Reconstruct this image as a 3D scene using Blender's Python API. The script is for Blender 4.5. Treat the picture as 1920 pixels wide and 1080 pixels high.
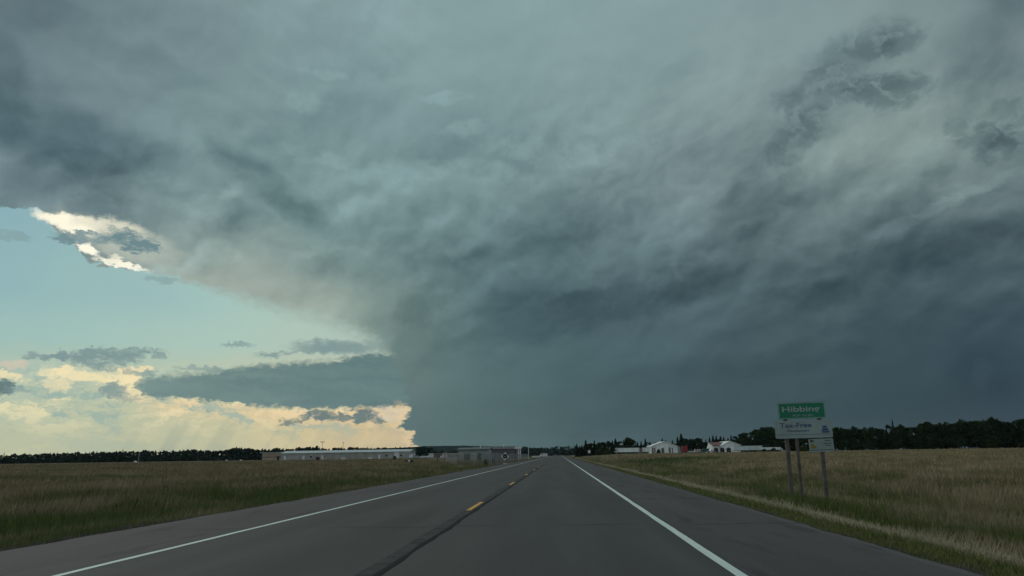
import bpy, math, random
import numpy as np
from mathutils import Vector, Matrix, noise as mnoise

random.seed(7); rng = np.random.default_rng(7)
S = bpy.context.scene
for o in list(bpy.data.objects): bpy.data.objects.remove(o)
COL = S.collection

# ------------------------------------------------------------------ camera
F = 1456.0; CX, CY = 960.0, 540.0; H0 = 1.22
_d = Vector((1049-CX, -(852-CY), -F)).normalized()      # road direction seen in the camera's own axes
_u = Vector((1, 0.0152, 0)).cross(_d).normalized()
_r = _d.cross(_u).normalized()
R3 = Matrix((_r, _d, _u))                               # camera axes -> world axes
cam = bpy.data.objects.new('camera', bpy.data.cameras.new('camera')); COL.objects.link(cam)
cam.matrix_world = Matrix.Translation((0, 0, H0)) @ R3.to_4x4()
cam.data.sensor_width = 36; cam.data.lens = 36*F/1920; cam.data.clip_end = 20000; cam.data.clip_start = 0.05
S.camera = cam

def ray(px, py): return (R3 @ Vector((px-CX, -(py-CY), -F))).normalized()
def at(px, py, Y):                                       # point on the plane y = Y
    r = ray(px, py); k = Y/r.y; return Vector((r.x*k, Y, H0 + r.z*k))
def lin(c):
    c = np.asarray(c, float)/255.0
    return tuple(np.where(c <= .04045, c/12.92, ((c+.055)/1.055)**2.4))
def azel(px, py):
    r = ray(px, py); return np.array([math.degrees(math.atan2(r.x, r.y)), math.degrees(math.asin(r.z))])

# ------------------------------------------------------------------ render + colour
S.render.engine = 'CYCLES'
S.view_settings.view_transform = 'Standard'; S.view_settings.look = 'None'
S.view_settings.exposure = 0; S.view_settings.gamma = 1
SUN_AZ, SUN_EL = -42, 22
S.cycles.max_bounces = 4; S.cycles.diffuse_bounces = 2; S.cycles.volume_bounces = 0; S.cycles.transparent_max_bounces = 12

# ------------------------------------------------------------------ node helpers
class N:
    def __init__(s, nt): s.t = nt; s.n = nt.nodes; s.l = nt.links
    def put(s, sock, v):
        if v is None: return
        if isinstance(v, bpy.types.NodeSocket): s.l.new(v, sock)
        else:
            if sock.type == 'RGBA' and len(v) == 3: v = (*v, 1)
            sock.default_value = v
    def m(s, op, a, b=None, c=None, clamp=False):
        n = s.n.new('ShaderNodeMath'); n.operation = op; n.use_clamp = clamp
        for i, v in enumerate((a, b, c)): s.put(n.inputs[i], v)
        return n.outputs[0]
    def v(s, op, a, b=None, scale=None):
        n = s.n.new('ShaderNodeVectorMath'); n.operation = op
        s.put(n.inputs[0], a); s.put(n.inputs[1], b)
        if scale is not None: s.put(n.inputs['Scale'], scale)
        return n.outputs['Value'] if op in ('LENGTH', 'DOT_PRODUCT') else n.outputs[0]
    def mix(s, f, a, b, blend='MIX'):
        n = s.n.new('ShaderNodeMix'); n.data_type = 'RGBA'; n.blend_type = blend
        s.put(n.inputs[0], f); s.put(n.inputs[6], a); s.put(n.inputs[7], b)
        return n.outputs[2]
    def rng(s, v, a, b, c=0., d=1., smooth=True):
        n = s.n.new('ShaderNodeMapRange'); n.interpolation_type = 'SMOOTHSTEP' if smooth else 'LINEAR'
        s.put(n.inputs[0], v)
        for i, x in enumerate((a, b, c, d)): s.put(n.inputs[i+1], x)
        return n.outputs[0]
    def map(s, v, loc=(0, 0, 0), rot=(0, 0, 0), sc=(1, 1, 1), typ='TEXTURE'):
        n = s.n.new('ShaderNodeMapping'); n.vector_type = typ
        s.put(n.inputs[0], v); n.inputs[1].default_value = loc; n.inputs[2].default_value = rot; n.inputs[3].default_value = sc
        return n.outputs[0]
    def noise(s, v, scale=1., detail=4., rough=.5, dist=0., col=False, d2=False):
        n = s.n.new('ShaderNodeTexNoise'); s.put(n.inputs['Vector'], v)
        if d2: n.noise_dimensions = '2D'
        n.inputs['Scale'].default_value = scale; n.inputs['Detail'].default_value = detail
        n.inputs['Roughness'].default_value = rough; n.inputs['Distortion'].default_value = dist
        return n.outputs['Color' if col else 'Fac']
    def xyz(s, v):
        n = s.n.new('ShaderNodeSeparateXYZ'); s.put(n.inputs[0], v); return n.outputs
    def comb(s, x, y, z=0.):
        n = s.n.new('ShaderNodeCombineXYZ')
        for i, q in enumerate((x, y, z)): s.put(n.inputs[i], q)
        return n.outputs[0]
    def ramp(s, f, stops, interp='LINEAR'):
        n = s.n.new('ShaderNodeValToRGB'); cr = n.color_ramp; cr.interpolation = interp
        while len(cr.elements) > 1: cr.elements.remove(cr.elements[-1])
        cr.elements[0].position = stops[0][0]; cr.elements[0].color = (*stops[0][1], 1)
        for p, c in stops[1:]:
            e = cr.elements.new(p); e.color = (*c, 1)
        s.put(n.inputs[0], f); return n.outputs[0]
    def curve(s, x, pts):                                # piecewise curve through pts, both axes 0..1
        n = s.n.new('ShaderNodeFloatCurve'); c = n.mapping.curves[0]
        n.mapping.use_clip = False
        pts = sorted(pts)
        c.points[0].location = pts[0]; c.points[1].location = pts[-1]
        for p in pts[1:-1]: c.points.new(*p)
        for p in c.points: p.handle_type = 'AUTO_CLAMPED'
        n.mapping.update(); n.inputs[0].default_value = 1; s.put(n.inputs[1], x)
        return n.outputs[0]

# ------------------------------------------------------------------ sky (world)
W = bpy.data.worlds.new('World'); S.world = W; W.use_nodes = True
W.node_tree.nodes.clear(); w = N(W.node_tree)
tc = w.n.new('ShaderNodeTexCoord'); DIR = w.v('NORMALIZE', tc.outputs['Generated'])
dx, dy, dz = w.xyz(DIR)
AZ = w.m('MULTIPLY', w.m('ARCTAN2', dx, dy), 57.29578)
EL = w.m('MULTIPLY', w.m('ARCSINE', dz), 57.29578)
P = w.comb(AZ, EL, 1.)
Q3 = w.v('SCALE', DIR, scale=57.3)                       # seamless 3-D noise space, in degrees
zf = w.m('ADD', w.m('ABSOLUTE', dz), .16)
PL = w.comb(w.m('DIVIDE', dx, zf), w.m('DIVIDE', dy, zf), 0.)   # a flat cloud deck seen in perspective
def warp(amp, scale, detail, rough=.55, sy=.6, src=None):
    q = w.map(P, loc=(scale*31, 7, 0), sc=(1, sy, 1))
    n = w.noise(q, scale, detail, rough, col=True, d2=True)
    d = w.v('SUBTRACT', n, (.5, .5, .5))
    d = w.v('MULTIPLY', d, (amp, amp*.8, 0))
    return w.v('ADD', src or P, d)
P1 = warp(3.8, .16, 3, .5, 1)                            # big soft swirls
P2 = warp(2.6, .55, 6, .62, .75, )                       # ragged cloud edges
P2b = warp(1.5, .9, 6, .6, .6)
P3 = warp(1.0, 1.7, 4, .6, .5)                           # little low clouds

def relief(src, rot, sx, sy, scale, detail, rough, lx, ly):
    """billows: the cloud's thickness here against its thickness a step towards the light"""
    q = w.map(src, rot=(0, 0, math.radians(rot)), sc=(sx, sy, 1))
    a = w.noise(q, scale, detail, rough, .2, d2=True)
    q2 = w.map(w.v('ADD', src, (lx, ly, 0)), rot=(0, 0, math.radians(rot)), sc=(sx, sy, 1))
    b = w.noise(q2, scale, detail, rough, .2, d2=True)
    return w.m('SUBTRACT', a, b), a
def lumps(src, rot, sx, scale, lx, ly):
    def vo(p):
        q = w.map(p, rot=(0, 0, math.radians(rot)), sc=(sx, 1, 1))
        n = w.n.new('ShaderNodeTexVoronoi'); n.voronoi_dimensions = '2D'; n.feature = 'SMOOTH_F1'
        n.inputs['Scale'].default_value = scale; n.inputs['Detail'].default_value = 2.0; n.inputs['Roughness'].default_value = .55
        n.inputs['Smoothness'].default_value = .8
        w.put(n.inputs['Vector'], q); return n.outputs['Distance']
    return w.m('SUBTRACT', vo(w.v('ADD', src, (lx, ly, 0))), vo(src))
# every noise is made first, then the coordinates are tied to them: keeps the shader's working set small
PW_ = warp(1.6, .35, 5, .55, .8)
r1, n1 = relief(PW_, 16, 1.4, 1.0, .16, 6, .52, -.4, .9)        # big billows
r2, n2 = relief(PW_, 24, 2.0, 1.0, .42, 4, .52, -.2, .4)
lp = lumps(PW_, 20, 1.5, .30, -.30, .75)         # streaky smaller ones on the right
rag = w.noise(w.map(P2, sc=(1.5, 1, 1)), .95, 5, .56, .2, d2=True)
rag3 = w.m('MULTIPLY', w.m('SUBTRACT', w.noise(w.map(P3, sc=(1.9, .8, 1)), 1.9, 4, .65, .3, d2=True), .5), 2.4)
cn = w.noise(w.map(P3, sc=(3.6, 1.3, 1)), 1.0, 7, .66, .4, d2=True)
sh = w.noise(w.map(P, rot=(0, 0, math.radians(62)), sc=(30, 1.1, 1)), 1.0, 3, .5, d2=True)
deck = w.noise(PL, 1.6, 4, .55, .3, d2=True)
bankn = w.noise(w.map(P2b, sc=(7, .9, 1)), 1, 5, .55, .3, d2=True)
tie = r1
for q_ in (n1, r2, n2, lp, rag, rag3, cn, sh, deck, bankn): tie = w.m('ADD', tie, q_)
tie = w.m('MULTIPLY', tie, 1e-7); TIE = w.comb(tie, 0., 0.)
P1, P2, P2b, P3, PW_ = [w.v('ADD', q_, TIE) for q_ in (P1, P2, P2b, P3, PW_)]
AZ = w.m('ADD', AZ, tie); EL = w.m('ADD', EL, tie)
def field(pts, src, az0, az1, naz, els, power=3.2):
    A = np.array([[*azel(p[0], p[1])] for p in pts]); C = np.array([p[2] for p in pts], float)
    sx, sy_, _ = w.xyz(src)
    U = w.rng(sx, az0, az1, smooth=False)
    out = None
    for i, e in enumerate(els):
        stops = []
        for k in range(naz):
            t = k/(naz-1); a = az0 + (az1-az0)*t
            d = ((A[:, 0]-a)**2 + (1.15*(A[:, 1]-e))**2)**.5 + .6
            wt = d**-power; c = (wt[:, None]*C).sum(0)/wt.sum()
            stops.append((t, lin(c)))
        r = w.ramp(U, stops, 'B_SPLINE')
        out = r if out is None else w.mix(w.rng(sy_, els[i-1], e), out, r)
    return out

STORM = [(0,20,(98,117,123)),(100,20,(106,126,131)),(300,20,(120,141,146)),(500,20,(131,153,157)),(750,15,(139,163,166)),(1000,20,(140,165,166)),
 (1250,20,(137,161,163)),(1500,30,(136,158,159)),(1700,30,(130,150,150)),(1880,15,(102,120,126)),
 (30,110,(104,125,131)),(200,110,(119,141,145)),(400,110,(120,142,146)),(600,110,(128,152,155)),(850,110,(134,159,161)),(1100,110,(135,159,160)),(1350,110,(135,157,158)),(1550,110,(129,149,151)),(1720,130,(131,149,148)),(1870,110,(116,133,136)),
 (20,200,(92,116,123)),(120,200,(116,138,142)),(300,200,(118,140,144)),(500,200,(124,148,150)),(700,210,(121,147,151)),(900,220,(124,149,152)),(1100,220,(131,155,156)),(1300,220,(131,152,152)),(1450,200,(130,149,150)),(1700,250,(136,154,151)),(1880,200,(120,138,138)),
 (30,290,(108,131,137)),(180,290,(98,121,130)),(330,270,(120,143,147)),(470,290,(122,147,148)),(650,280,(119,145,147)),(900,290,(120,145,147)),(1100,290,(128,150,152)),(1300,290,(126,145,147)),(1550,300,(131,149,147)),(1800,300,(124,142,140)),
 (40,350,(112,133,138)),(170,360,(107,129,134)),(330,370,(124,147,147)),(500,370,(112,138,140)),(680,370,(124,149,150)),(900,370,(122,146,148)),(1100,380,(113,135,138)),(1300,380,(110,130,133)),(1430,390,(97,117,120)),(1650,370,(112,130,131)),(1870,370,(102,120,124)),
 (350,450,(146,163,159)),(480,450,(128,152,151)),(620,450,(123,149,149)),(760,450,(112,137,139)),(900,450,(100,125,128)),(1050,460,(94,117,121)),(1200,460,(97,118,123)),(1400,460,(90,109,113)),(1600,460,(90,108,111)),(1750,450,(76,95,101)),(1900,450,(78,96,101)),
 (400,510,(152,167,158)),(550,520,(146,164,155)),(680,530,(130,153,147)),(780,540,(102,127,128)),(950,540,(82,106,112)),(1100,540,(82,105,111)),(1300,540,(79,101,106)),(1500,540,(72,92,97)),(1700,520,(68,87,94)),(1900,540,(60,79,88)),
 (640,590,(156,172,160)),(730,600,(118,141,136)),(800,620,(92,116,118)),(950,610,(76,100,107)),(1150,600,(72,95,102)),(1350,620,(70,90,97)),(1600,620,(63,83,90)),(1880,640,(53,72,82)),
 (760,670,(112,133,127)),(860,690,(92,115,116)),(1000,690,(78,102,106)),(1200,700,(66,89,95)),(1400,700,(62,82,88)),(1650,710,(57,76,83)),(1880,730,(48,65,77)),
 (800,750,(92,115,116)),(950,760,(80,103,105)),(1150,770,(68,90,95)),(1400,770,(58,78,84)),(1700,780,(51,69,77)),(1900,770,(50,66,76)),
 (820,820,(84,108,106)),(900,820,(78,103,103)),(1050,830,(70,93,95)),(1250,820,(61,83,87)),(1450,810,(56,76,81)),(1700,800,(50,68,74)),(1900,790,(50,65,73)),
 (0,390,(112,133,138)),(0,600,(120,140,140)),(300,800,(110,130,130))]
CLEAR = [(0,400,(137,174,183)),(100,450,(141,178,184)),(250,540,(147,183,186)),(0,520,(143,180,184)),(450,590,(163,197,190)),(150,600,(155,193,188)),
 (350,640,(167,200,192)),(600,630,(173,199,189)),(0,650,(155,190,186)),(200,690,(165,193,185)),(0,700,(172,192,176)),(120,720,(186,195,170)),(700,640,(170,190,180)),
 (60,760,(196,200,168)),(200,760,(198,200,166)),(350,770,(205,200,162)),(500,790,(212,199,156)),(650,800,(214,192,148)),(740,790,(212,188,148)),
 (60,810,(192,196,166)),(250,810,(188,192,162)),(450,820,(200,196,160)),(650,830,(206,188,146)),(770,830,(200,184,150)),(30,850,(190,192,158)),(300,850,(184,188,158))]
storm = field(STORM, P1, -37, 37, 19, [-1, 1, 3, 5.5, 8, 11, 14, 17, 20.5, 24, 28, 33])
clear = field(CLEAR, P2b, -37, 10, 12, [0, 1.5, 3, 4.5, 6, 8, 11, 16])

def blob(src, px, py, rx, ry, ang=0., soft=(1.25, .35)):
    c = azel(px, py); a = math.radians(ang)
    ex = azel(px+rx*math.cos(a), py+rx*math.sin(a)) - c
    ey = azel(px-ry*math.sin(a), py+ry*math.cos(a)) - c
    t = math.atan2(ex[1], ex[0]); ux, uy = math.cos(t)/np.hypot(*ex), math.sin(t)/np.hypot(*ex); vx, vy = -math.sin(t)/np.hypot(*ey), math.cos(t)/np.hypot(*ey)
    u = w.v('DOT_PRODUCT', src, (ux, uy, -(ux*c[0]+uy*c[1]))); v = w.v('DOT_PRODUCT', src, (vx, vy, -(vx*c[0]+vy*c[1])))
    return w.rng(w.m('MULTIPLY_ADD', u, u, w.m('MULTIPLY', v, v)), soft[0]**2, soft[1]**2)
# shading of the storm deck: bulges, streaks and hand-placed lumps
def addf(acc, wgt, amp): return w.m('MULTIPLY_ADD', wgt, amp, acc)
calm = w.m('MULTIPLY', w.rng(EL, 30, 20, .22, 1), w.rng(EL, 3, 13, .12, 1))
leftm = w.rng(AZ, 2, -16, 0, 1)
calm = w.m('MAXIMUM', calm, w.m('MULTIPLY', leftm, w.rng(EL, 9, 14, .1, .6)))
rightness = w.rng(AZ, -10, 6, .35, 1.0)
acc = w.m('MULTIPLY', w.m('MULTIPLY', r1, calm), .95)
acc = addf(acc, w.m('MULTIPLY', w.m('SUBTRACT', n1, .5), calm), .30)
acc = addf(acc, w.m('MULTIPLY', w.m('MULTIPLY', r2, calm), rightness), .30)
acc = addf(acc, w.m('MULTIPLY', w.m('MULTIPLY', lp, w.rng(EL, 4, 12)), w.m('MULTIPLY', w.rng(EL, 24, 17, 0, 1), w.rng(n1, .40, .62, .15, 1))), .42)
acc = addf(acc, w.m('MULTIPLY', w.m('MULTIPLY', w.m('SUBTRACT', n2, .5), rightness), w.rng(EL, 24, 17, 0, 1)), .26)
acc = addf(acc, w.m('MULTIPLY', w.m('SUBTRACT', rag, .5), calm), .10)
ragc = w.m('MULTIPLY', w.m('SUBTRACT', rag, .5), 2.6)
def scud(b): return w.rng(w.m('MULTIPLY_ADD', w.m('MULTIPLY', b, 2.5, clamp=True), ragc, b), .12, 1.15)
SF = (1.5, .0)
for px, py, rx, ry, an, amp, sf in [
 (175,275,130,58,12,-.30,SF),(110,330,90,35,-10,-.14,SF),(190,385,50,22,5,-.16,(1.2,.2)),(10,165,42,85,0,-.24,SF),(330,40,120,40,15,-.10,SF),
 (500,345,115,28,36,-.26,SF),(440,403,55,24,10,-.24,SF),(575,395,50,24,10,-.16,SF),(60,20,90,30,5,-.10,SF),(250,110,120,26,20,-.07,SF),
 (1660,172,72,26,-8,-.30,(1.2,.2)),(1492,258,58,26,-40,-.25,(1.2,.2)),(1590,105,70,34,-35,-.15,(1.2,.2)),(1530,175,60,26,-30,-.13,(1.2,.2)),(1470,190,34,16,-40,-.12,(1.2,.2)),(1660,80,60,24,-15,-.14,(1.2,.2)),(1560,130,130,50,-32,-.05,SF),(1690,70,40,28,-30,-.13,(1.2,.2)),
 (1840,262,60,28,22,-.28,(1.2,.2)),(1900,225,60,32,-30,-.22,(1.2,.2)),(1845,115,80,70,0,-.15,SF),(1910,0,90,34,8,-.2,SF),(1260,130,60,20,-30,-.06,SF),(1350,265,60,16,-25,-.06,(1.2,.2)),
 (1430,395,80,62,-45,-.20,SF),(1330,490,110,30,-28,-.12,SF),(1640,335,120,24,-14,-.08,SF),(820,465,85,34,0,-.14,SF),(1060,445,120,34,-22,-.16,SF),
 (1180,560,190,34,-18,-.16,SF),(920,600,190,42,-4,-.13,SF),(800,585,50,26,0,-.10,(1.2,.2)),(1640,505,200,34,-20,-.20,SF),(1850,455,120,36,-18,-.18,SF),(1790,590,120,30,-20,-.10,SF),
 (1380,690,130,22,-6,-.08,SF),(1870,700,70,34,0,-.10,SF),(1560,650,160,26,-18,-.07,SF),
 (610,138,40,9,10,.13,(1.2,.1)),(578,196,36,13,6,.12,(1.2,.1)),(835,184,34,10,0,.14,(1.2,.1)),(872,242,34,10,-10,.14,(1.2,.1)),
 (740,322,95,18,-6,.10,(1.2,.1)),(900,325,70,14,4,.09,(1.2,.1)),(1030,288,90,20,3,.10,(1.2,.1)),(1180,275,60,12,0,.06,(1.2,.1)),(580,296,60,12,12,.10,(1.2,.1)),
 (300,240,60,26,10,.08,SF),(450,275,50,15,15,.07,SF),(560,355,60,14,35,.08,SF),(180,330,40,9,-3,.07,SF),
 (1700,415,120,9,-24,.16,(1.3,.0)),(1830,352,90,8,-20,.14,(1.3,.0)),(1090,465,50,12,-25,.08,SF),(1310,440,60,26,-40,.10,SF),(1110,495,40,12,-20,.09,SF),(1240,400,60,16,-10,.07,SF),
 (840,585,60,14,-25,.07,SF),(1380,560,160,14,-14,.06,SF),(1520,440,120,20,-15,.08,SF),(1845,705,12,26,10,.12,SF)]:
    if sf is SF: acc = addf(acc, blob(PW_ if px < 700 else P2 if py > 240 else P1, px, py, rx*1.05, ry*1.05, an, sf), amp*(.95 if px < 700 else 1))
    else: 
        b_ = blob(PW_, px, py, rx*1.1, ry*1.15, an, (1.7, .0)); acc = addf(acc, w.m('MULTIPLY', scud(b_), w.m('MULTIPLY_ADD', b_, .9, .3)), amp*1.05)
hv = w.n.new('ShaderNodeHueSaturation'); w.put(hv.inputs['Value'], w.m('MAXIMUM', w.m('ADD', acc, 1.0), .25)); w.put(hv.inputs['Color'], storm)
storm = w.mix(w.m('MULTIPLY', acc, -2.6, clamp=True), hv.outputs[0], (.89, .985, 1.03), 'MULTIPLY')

# opening under the anvil on the left
AZN = lambda a: (a+40)/50.; ELN = lambda e: e/20.
def prof(pxs, src):
    sx, sy_, _ = w.xyz(src)
    pts = [(AZN(azel(*p)[0]), ELN(azel(*p)[1])) for p in pxs]
    return w.m('MULTIPLY', w.curve(w.rng(sx, -40, 10, smooth=False), pts), 20.), sy_
top, ye = prof([(-120,372),(0,385),(70,393),(100,425),(135,455),(175,490),(270,506),(400,538),(560,578),(650,603),(700,632),(735,668),(765,720),(790,838),(860,848)], P2b)
soft = w.rng(AZ, -29, -20, .10, 1.5)
edge = w.m('DIVIDE', w.m('SUBTRACT', top, ye), soft)
opening = w.rng(edge, -.5, .9)
# pale back-lit fringe of the anvil
tp = w.rng(edge, -3.2, -.2); fr = w.rng(AZ, -34, -31)
storm = w.mix(w.m('MULTIPLY', w.m('MULTIPLY', tp, fr), w.rng(AZ, -21, -12, .35, 0)), storm, lin((176,180,168)))
# warm low cloud field
lowm = w.m('MULTIPLY', w.rng(EL, 7.2, 4.6), 1.0)
clear = w.mix(w.m('MULTIPLY', w.m('MULTIPLY', w.rng(cn, .50, .64), w.rng(EL, 6.6, 5.2)), w.rng(EL, 1.5, 3.6, .15, .8)), clear, lin((238,226,182)))
clear = w.mix(w.m('MULTIPLY', w.m('MULTIPLY', w.rng(cn, .49, .38), w.rng(EL, 6.4, 5.0)), w.rng(EL, 1.0, 3.0, .2, .8)), clear, lin((150,176,168)))
# shafts of shade below the bank
clear = w.mix(w.m('MULTIPLY', w.m('MULTIPLY', w.rng(sh, .5, .7), w.rng(EL, 3.2, 1.6)), w.m('MULTIPLY', w.rng(AZ, -31, -27), w.rng(AZ, -15, -20, 0, .30))), clear, lin((150,165,150)))
def spot(col, src, c, px, py, rx, ry, an=0, op=1., soft=None):
    if soft: return w.mix(w.m('MULTIPLY', blob(src, px, py, rx, ry, an, soft), op), col, lin(c))
    b = blob(src, px, py, rx*1.12, ry*1.15, an, (1.55, .2))
    b = w.rng(w.m('MULTIPLY_ADD', w.m('MULTIPLY', b, 2.5, clamp=True), rag3, b), .18, 1.0)
    return w.mix(w.m('MULTIPLY', b, op), col, lin(c))
G1 = (126,150,150); G2 = (98,121,123); CR = (244,228,182); PK = (205,196,176)
for c, px, py, rx, ry, an, op in [
 (G1,195,664,88,9,-2,.9),(G1,195,674,52,12,0,.8),(G1,205,690,36,7,8,.6),(G1,58,668,15,6,-8,.7),(G1,98,669,18,5,4,.6),(G1,300,668,12,5,0,.7),(G1,115,661,10,4,0,.5),
 (G1,445,646,24,4,0,.7),(G1,502,667,26,4,2,.75),(G1,375,691,46,4,2,.6),(PK,22,683,26,6,4,.8),(CR,116,693,18,5,-3,.9),(CR,12,703,26,7,0,.8),(G2,4,726,20,13,0,.95),(G1,34,731,20,5,0,.5),
 (CR,170,709,64,8,5,.85),(CR,243,703,20,10,20,.9),(G1,266,697,26,7,0,.7),(CR,268,692,20,4,0,.8),(CR,248,725,24,16,35,.8),(G1,212,730,24,10,-5,.8),(CR,108,722,22,12,0,.6),(CR,290,731,44,9,12,.8),(G1,236,744,22,8,0,.6),
 (G1,20,441,36,7,8,.45),(G1,300,524,26,5,5,.5)]:
    clear = spot(clear, P3, c, px, py, rx, ry, an, op)
# dark flat cloud bank with a glowing lower edge
bt, by_ = prof([(-120,720),(245,722),(262,708),(285,702),(330,699),(410,690),(470,681),(560,674),(640,668),(700,655),(740,664),(775,690),(810,730),(860,735)], P3)
bb, _ = prof([(-120,724),(245,727),(262,742),(300,750),(350,751),(390,755),(460,763),(560,770),(640,770),(700,768),(745,766),(800,775),(860,780)], P3)
glow = w.m('MULTIPLY', w.rng(w.m('SUBTRACT', bb, by_), 1.5, .0), w.m('MULTIPLY', w.rng(AZ, -30, -27), w.rng(w.m('SUBTRACT', by_, bb), .1, -.1)))
clear = w.mix(w.m('MULTIPLY', glow, w.rng(cn, .38, .6, .1, .75)), clear, lin((236,208,164)))
er = w.m('MULTIPLY', rag3, .26)
bank = w.m('MULTIPLY', w.rng(w.m('ADD', w.m('SUBTRACT', bt, by_), er), -.05, .50), w.rng(w.m('ADD', w.m('SUBTRACT', by_, bb), er), -.05, .30))
bank = w.m('MULTIPLY', bank, w.rng(w.m('ADD', w.m('MULTIPLY', rag3, 2.2), AZ), -31, -28.5, .35, 1))
bankcol = w.mix(w.m('MULTIPLY_ADD', w.m('SUBTRACT', bankn, .5), 1.3, w.rng(AZ, -14, -29, .2, .75)), lin((95,121,122)), lin((122,147,143)))
clear = w.mix(bank, clear, bankcol)
for c, px, py, rx, ry, an, op in [(G1,632,651,84,13,0,.95),(G1,560,661,60,4,-4,.6),(G2,553,788,30,5,-14,.8),(G2,603,779,26,8,6,.95),(G2,646,780,12,8,0,.9),(G2,680,780,17,11,-22,.95),(G2,704,784,14,9,30,.9),(PK,742,778,34,12,10,.6),(G2,392,769,8,3,0,.5)]:
    clear = spot(clear, P2b if py < 665 and px > 550 else P3, c, px, py, rx, ry, an, op, (1.3, .3) if py < 665 and px > 550 else None)
# wall of rain at the right of the opening
rb, ry_ = prof([(640,1070),(660,930),(700,860),(735,845)], P3)
front = w.mix(opening, storm, clear)
vr, _v = prof([(-120,844),(640,844),(740,803),(760,797),(860,790)], P3)
wx, wy, _ = w.xyz(P3)
# x position of that wall as a function of height (two teeth)
def AE(px, py): return azel(px, py)
wpts = [(850,790),(838,792),(835,784),(832,768),(822,768),(812,778),(806,764),(800,745),(792,752),(780,760),(765,764),(750,752),(700,742),(655,732)]
wc = w.m('MULTIPLY_ADD', w.curve(w.rng(wy, 0, 10, smooth=False), [(max(0., AE(b, a)[1]/10), (AE(b, a)[0]+20)/20) for a, b in wpts]), 20., -20.)
wall = w.m('MULTIPLY', w.rng(w.m('SUBTRACT', wx, wc), -.08, w.rng(EL, 2.6, 4.5, .30, 2.6)), w.rng(EL, 9, 6))
front = w.mix(wall, front, storm)
front = w.mix(w.m('MULTIPLY', w.m('MULTIPLY', w.rng(w.m('SUBTRACT', wx, wc), -.9, -.05), w.rng(w.m('SUBTRACT', wx, wc), .1, -.05)), w.m('MULTIPLY', w.rng(EL, .5, .9), w.rng(EL, 4.2, 3.4, 0, .6))), front, lin((232,205,160)))
# burning white edge and dark scraps near it
for c, src, px, py, rx, ry, an, op, sf in [
 ((186,194,180),P2b,220,448,120,36,18,.8,(1.3,.1)),((255,250,226),P2b,130,414,66,14,10,1,(1.15,.5)),((255,250,226),P2b,150,432,40,20,25,1,(1.2,.4)),((225,222,200),P2b,205,425,70,16,10,.8,(1.2,.3)),
 ((255,251,230),P3,162,466,30,9,24,1,(1.15,.5)),((255,251,230),P3,228,495,52,6,14,.95,(1.2,.4)),((240,236,214),P3,213,487,14,10,0,.8,(1.2,.3)),
 ((104,134,140),P3,250,453,42,15,20,.95,None),((112,140,146),P3,152,446,42,10,4,.9,None),((122,146,148),P3,222,432,22,6,20,.6,(1.2,.3)),((104,126,132),P2b,180,395,60,12,4,.8,(1.2,.3))]:
    front = spot(front, src, c, px, py, rx, ry, an, op, sf)

sky = w.n.new('ShaderNodeTexSky'); sky.sky_type = 'NISHITA'; sky.sun_disc = False
sky.sun_elevation = math.radians(SUN_EL); sky.sun_rotation = math.radians(SUN_AZ)
back = w.mix(w.rng(deck, .42, .58), sky.outputs[0], (5.2, 5.6, 5.5))
over = w.v('SCALE', front, scale=w.rng(EL, 34, 62, 10., 23.))     # the deck thins towards and behind the zenith
aaz = w.m('ABSOLUTE', AZ)
bf = w.m('MULTIPLY', w.rng(aaz, 48, 105), 1.)
allsky = w.mix(bf, over, back)
allsky = w.mix(w.rng(EL, -.5, -3), allsky, (.5, .5, .4))
bg = w.n.new('ShaderNodeBackground'); w.put(bg.inputs[0], allsky); bg.inputs[1].default_value = 0.1
wo = w.n.new('ShaderNodeOutputWorld'); w.l.new(bg.outputs[0], wo.inputs[0])
W.cycles.sampling_method = 'NONE'

sl = bpy.data.lights.new('sun', 'SUN'); sl.energy = .55; sl.angle = math.radians(25); sl.color = (1, .93, .82)
so = bpy.data.objects.new('sun', sl); COL.objects.link(so)
sd = Vector((math.sin(math.radians(SUN_AZ))*math.cos(math.radians(SUN_EL)), math.cos(math.radians(SUN_AZ))*math.cos(math.radians(SUN_EL)), math.sin(math.radians(SUN_EL))))
so.rotation_euler = (-sd).to_track_quat('-Z', 'Y').to_euler()

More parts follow.
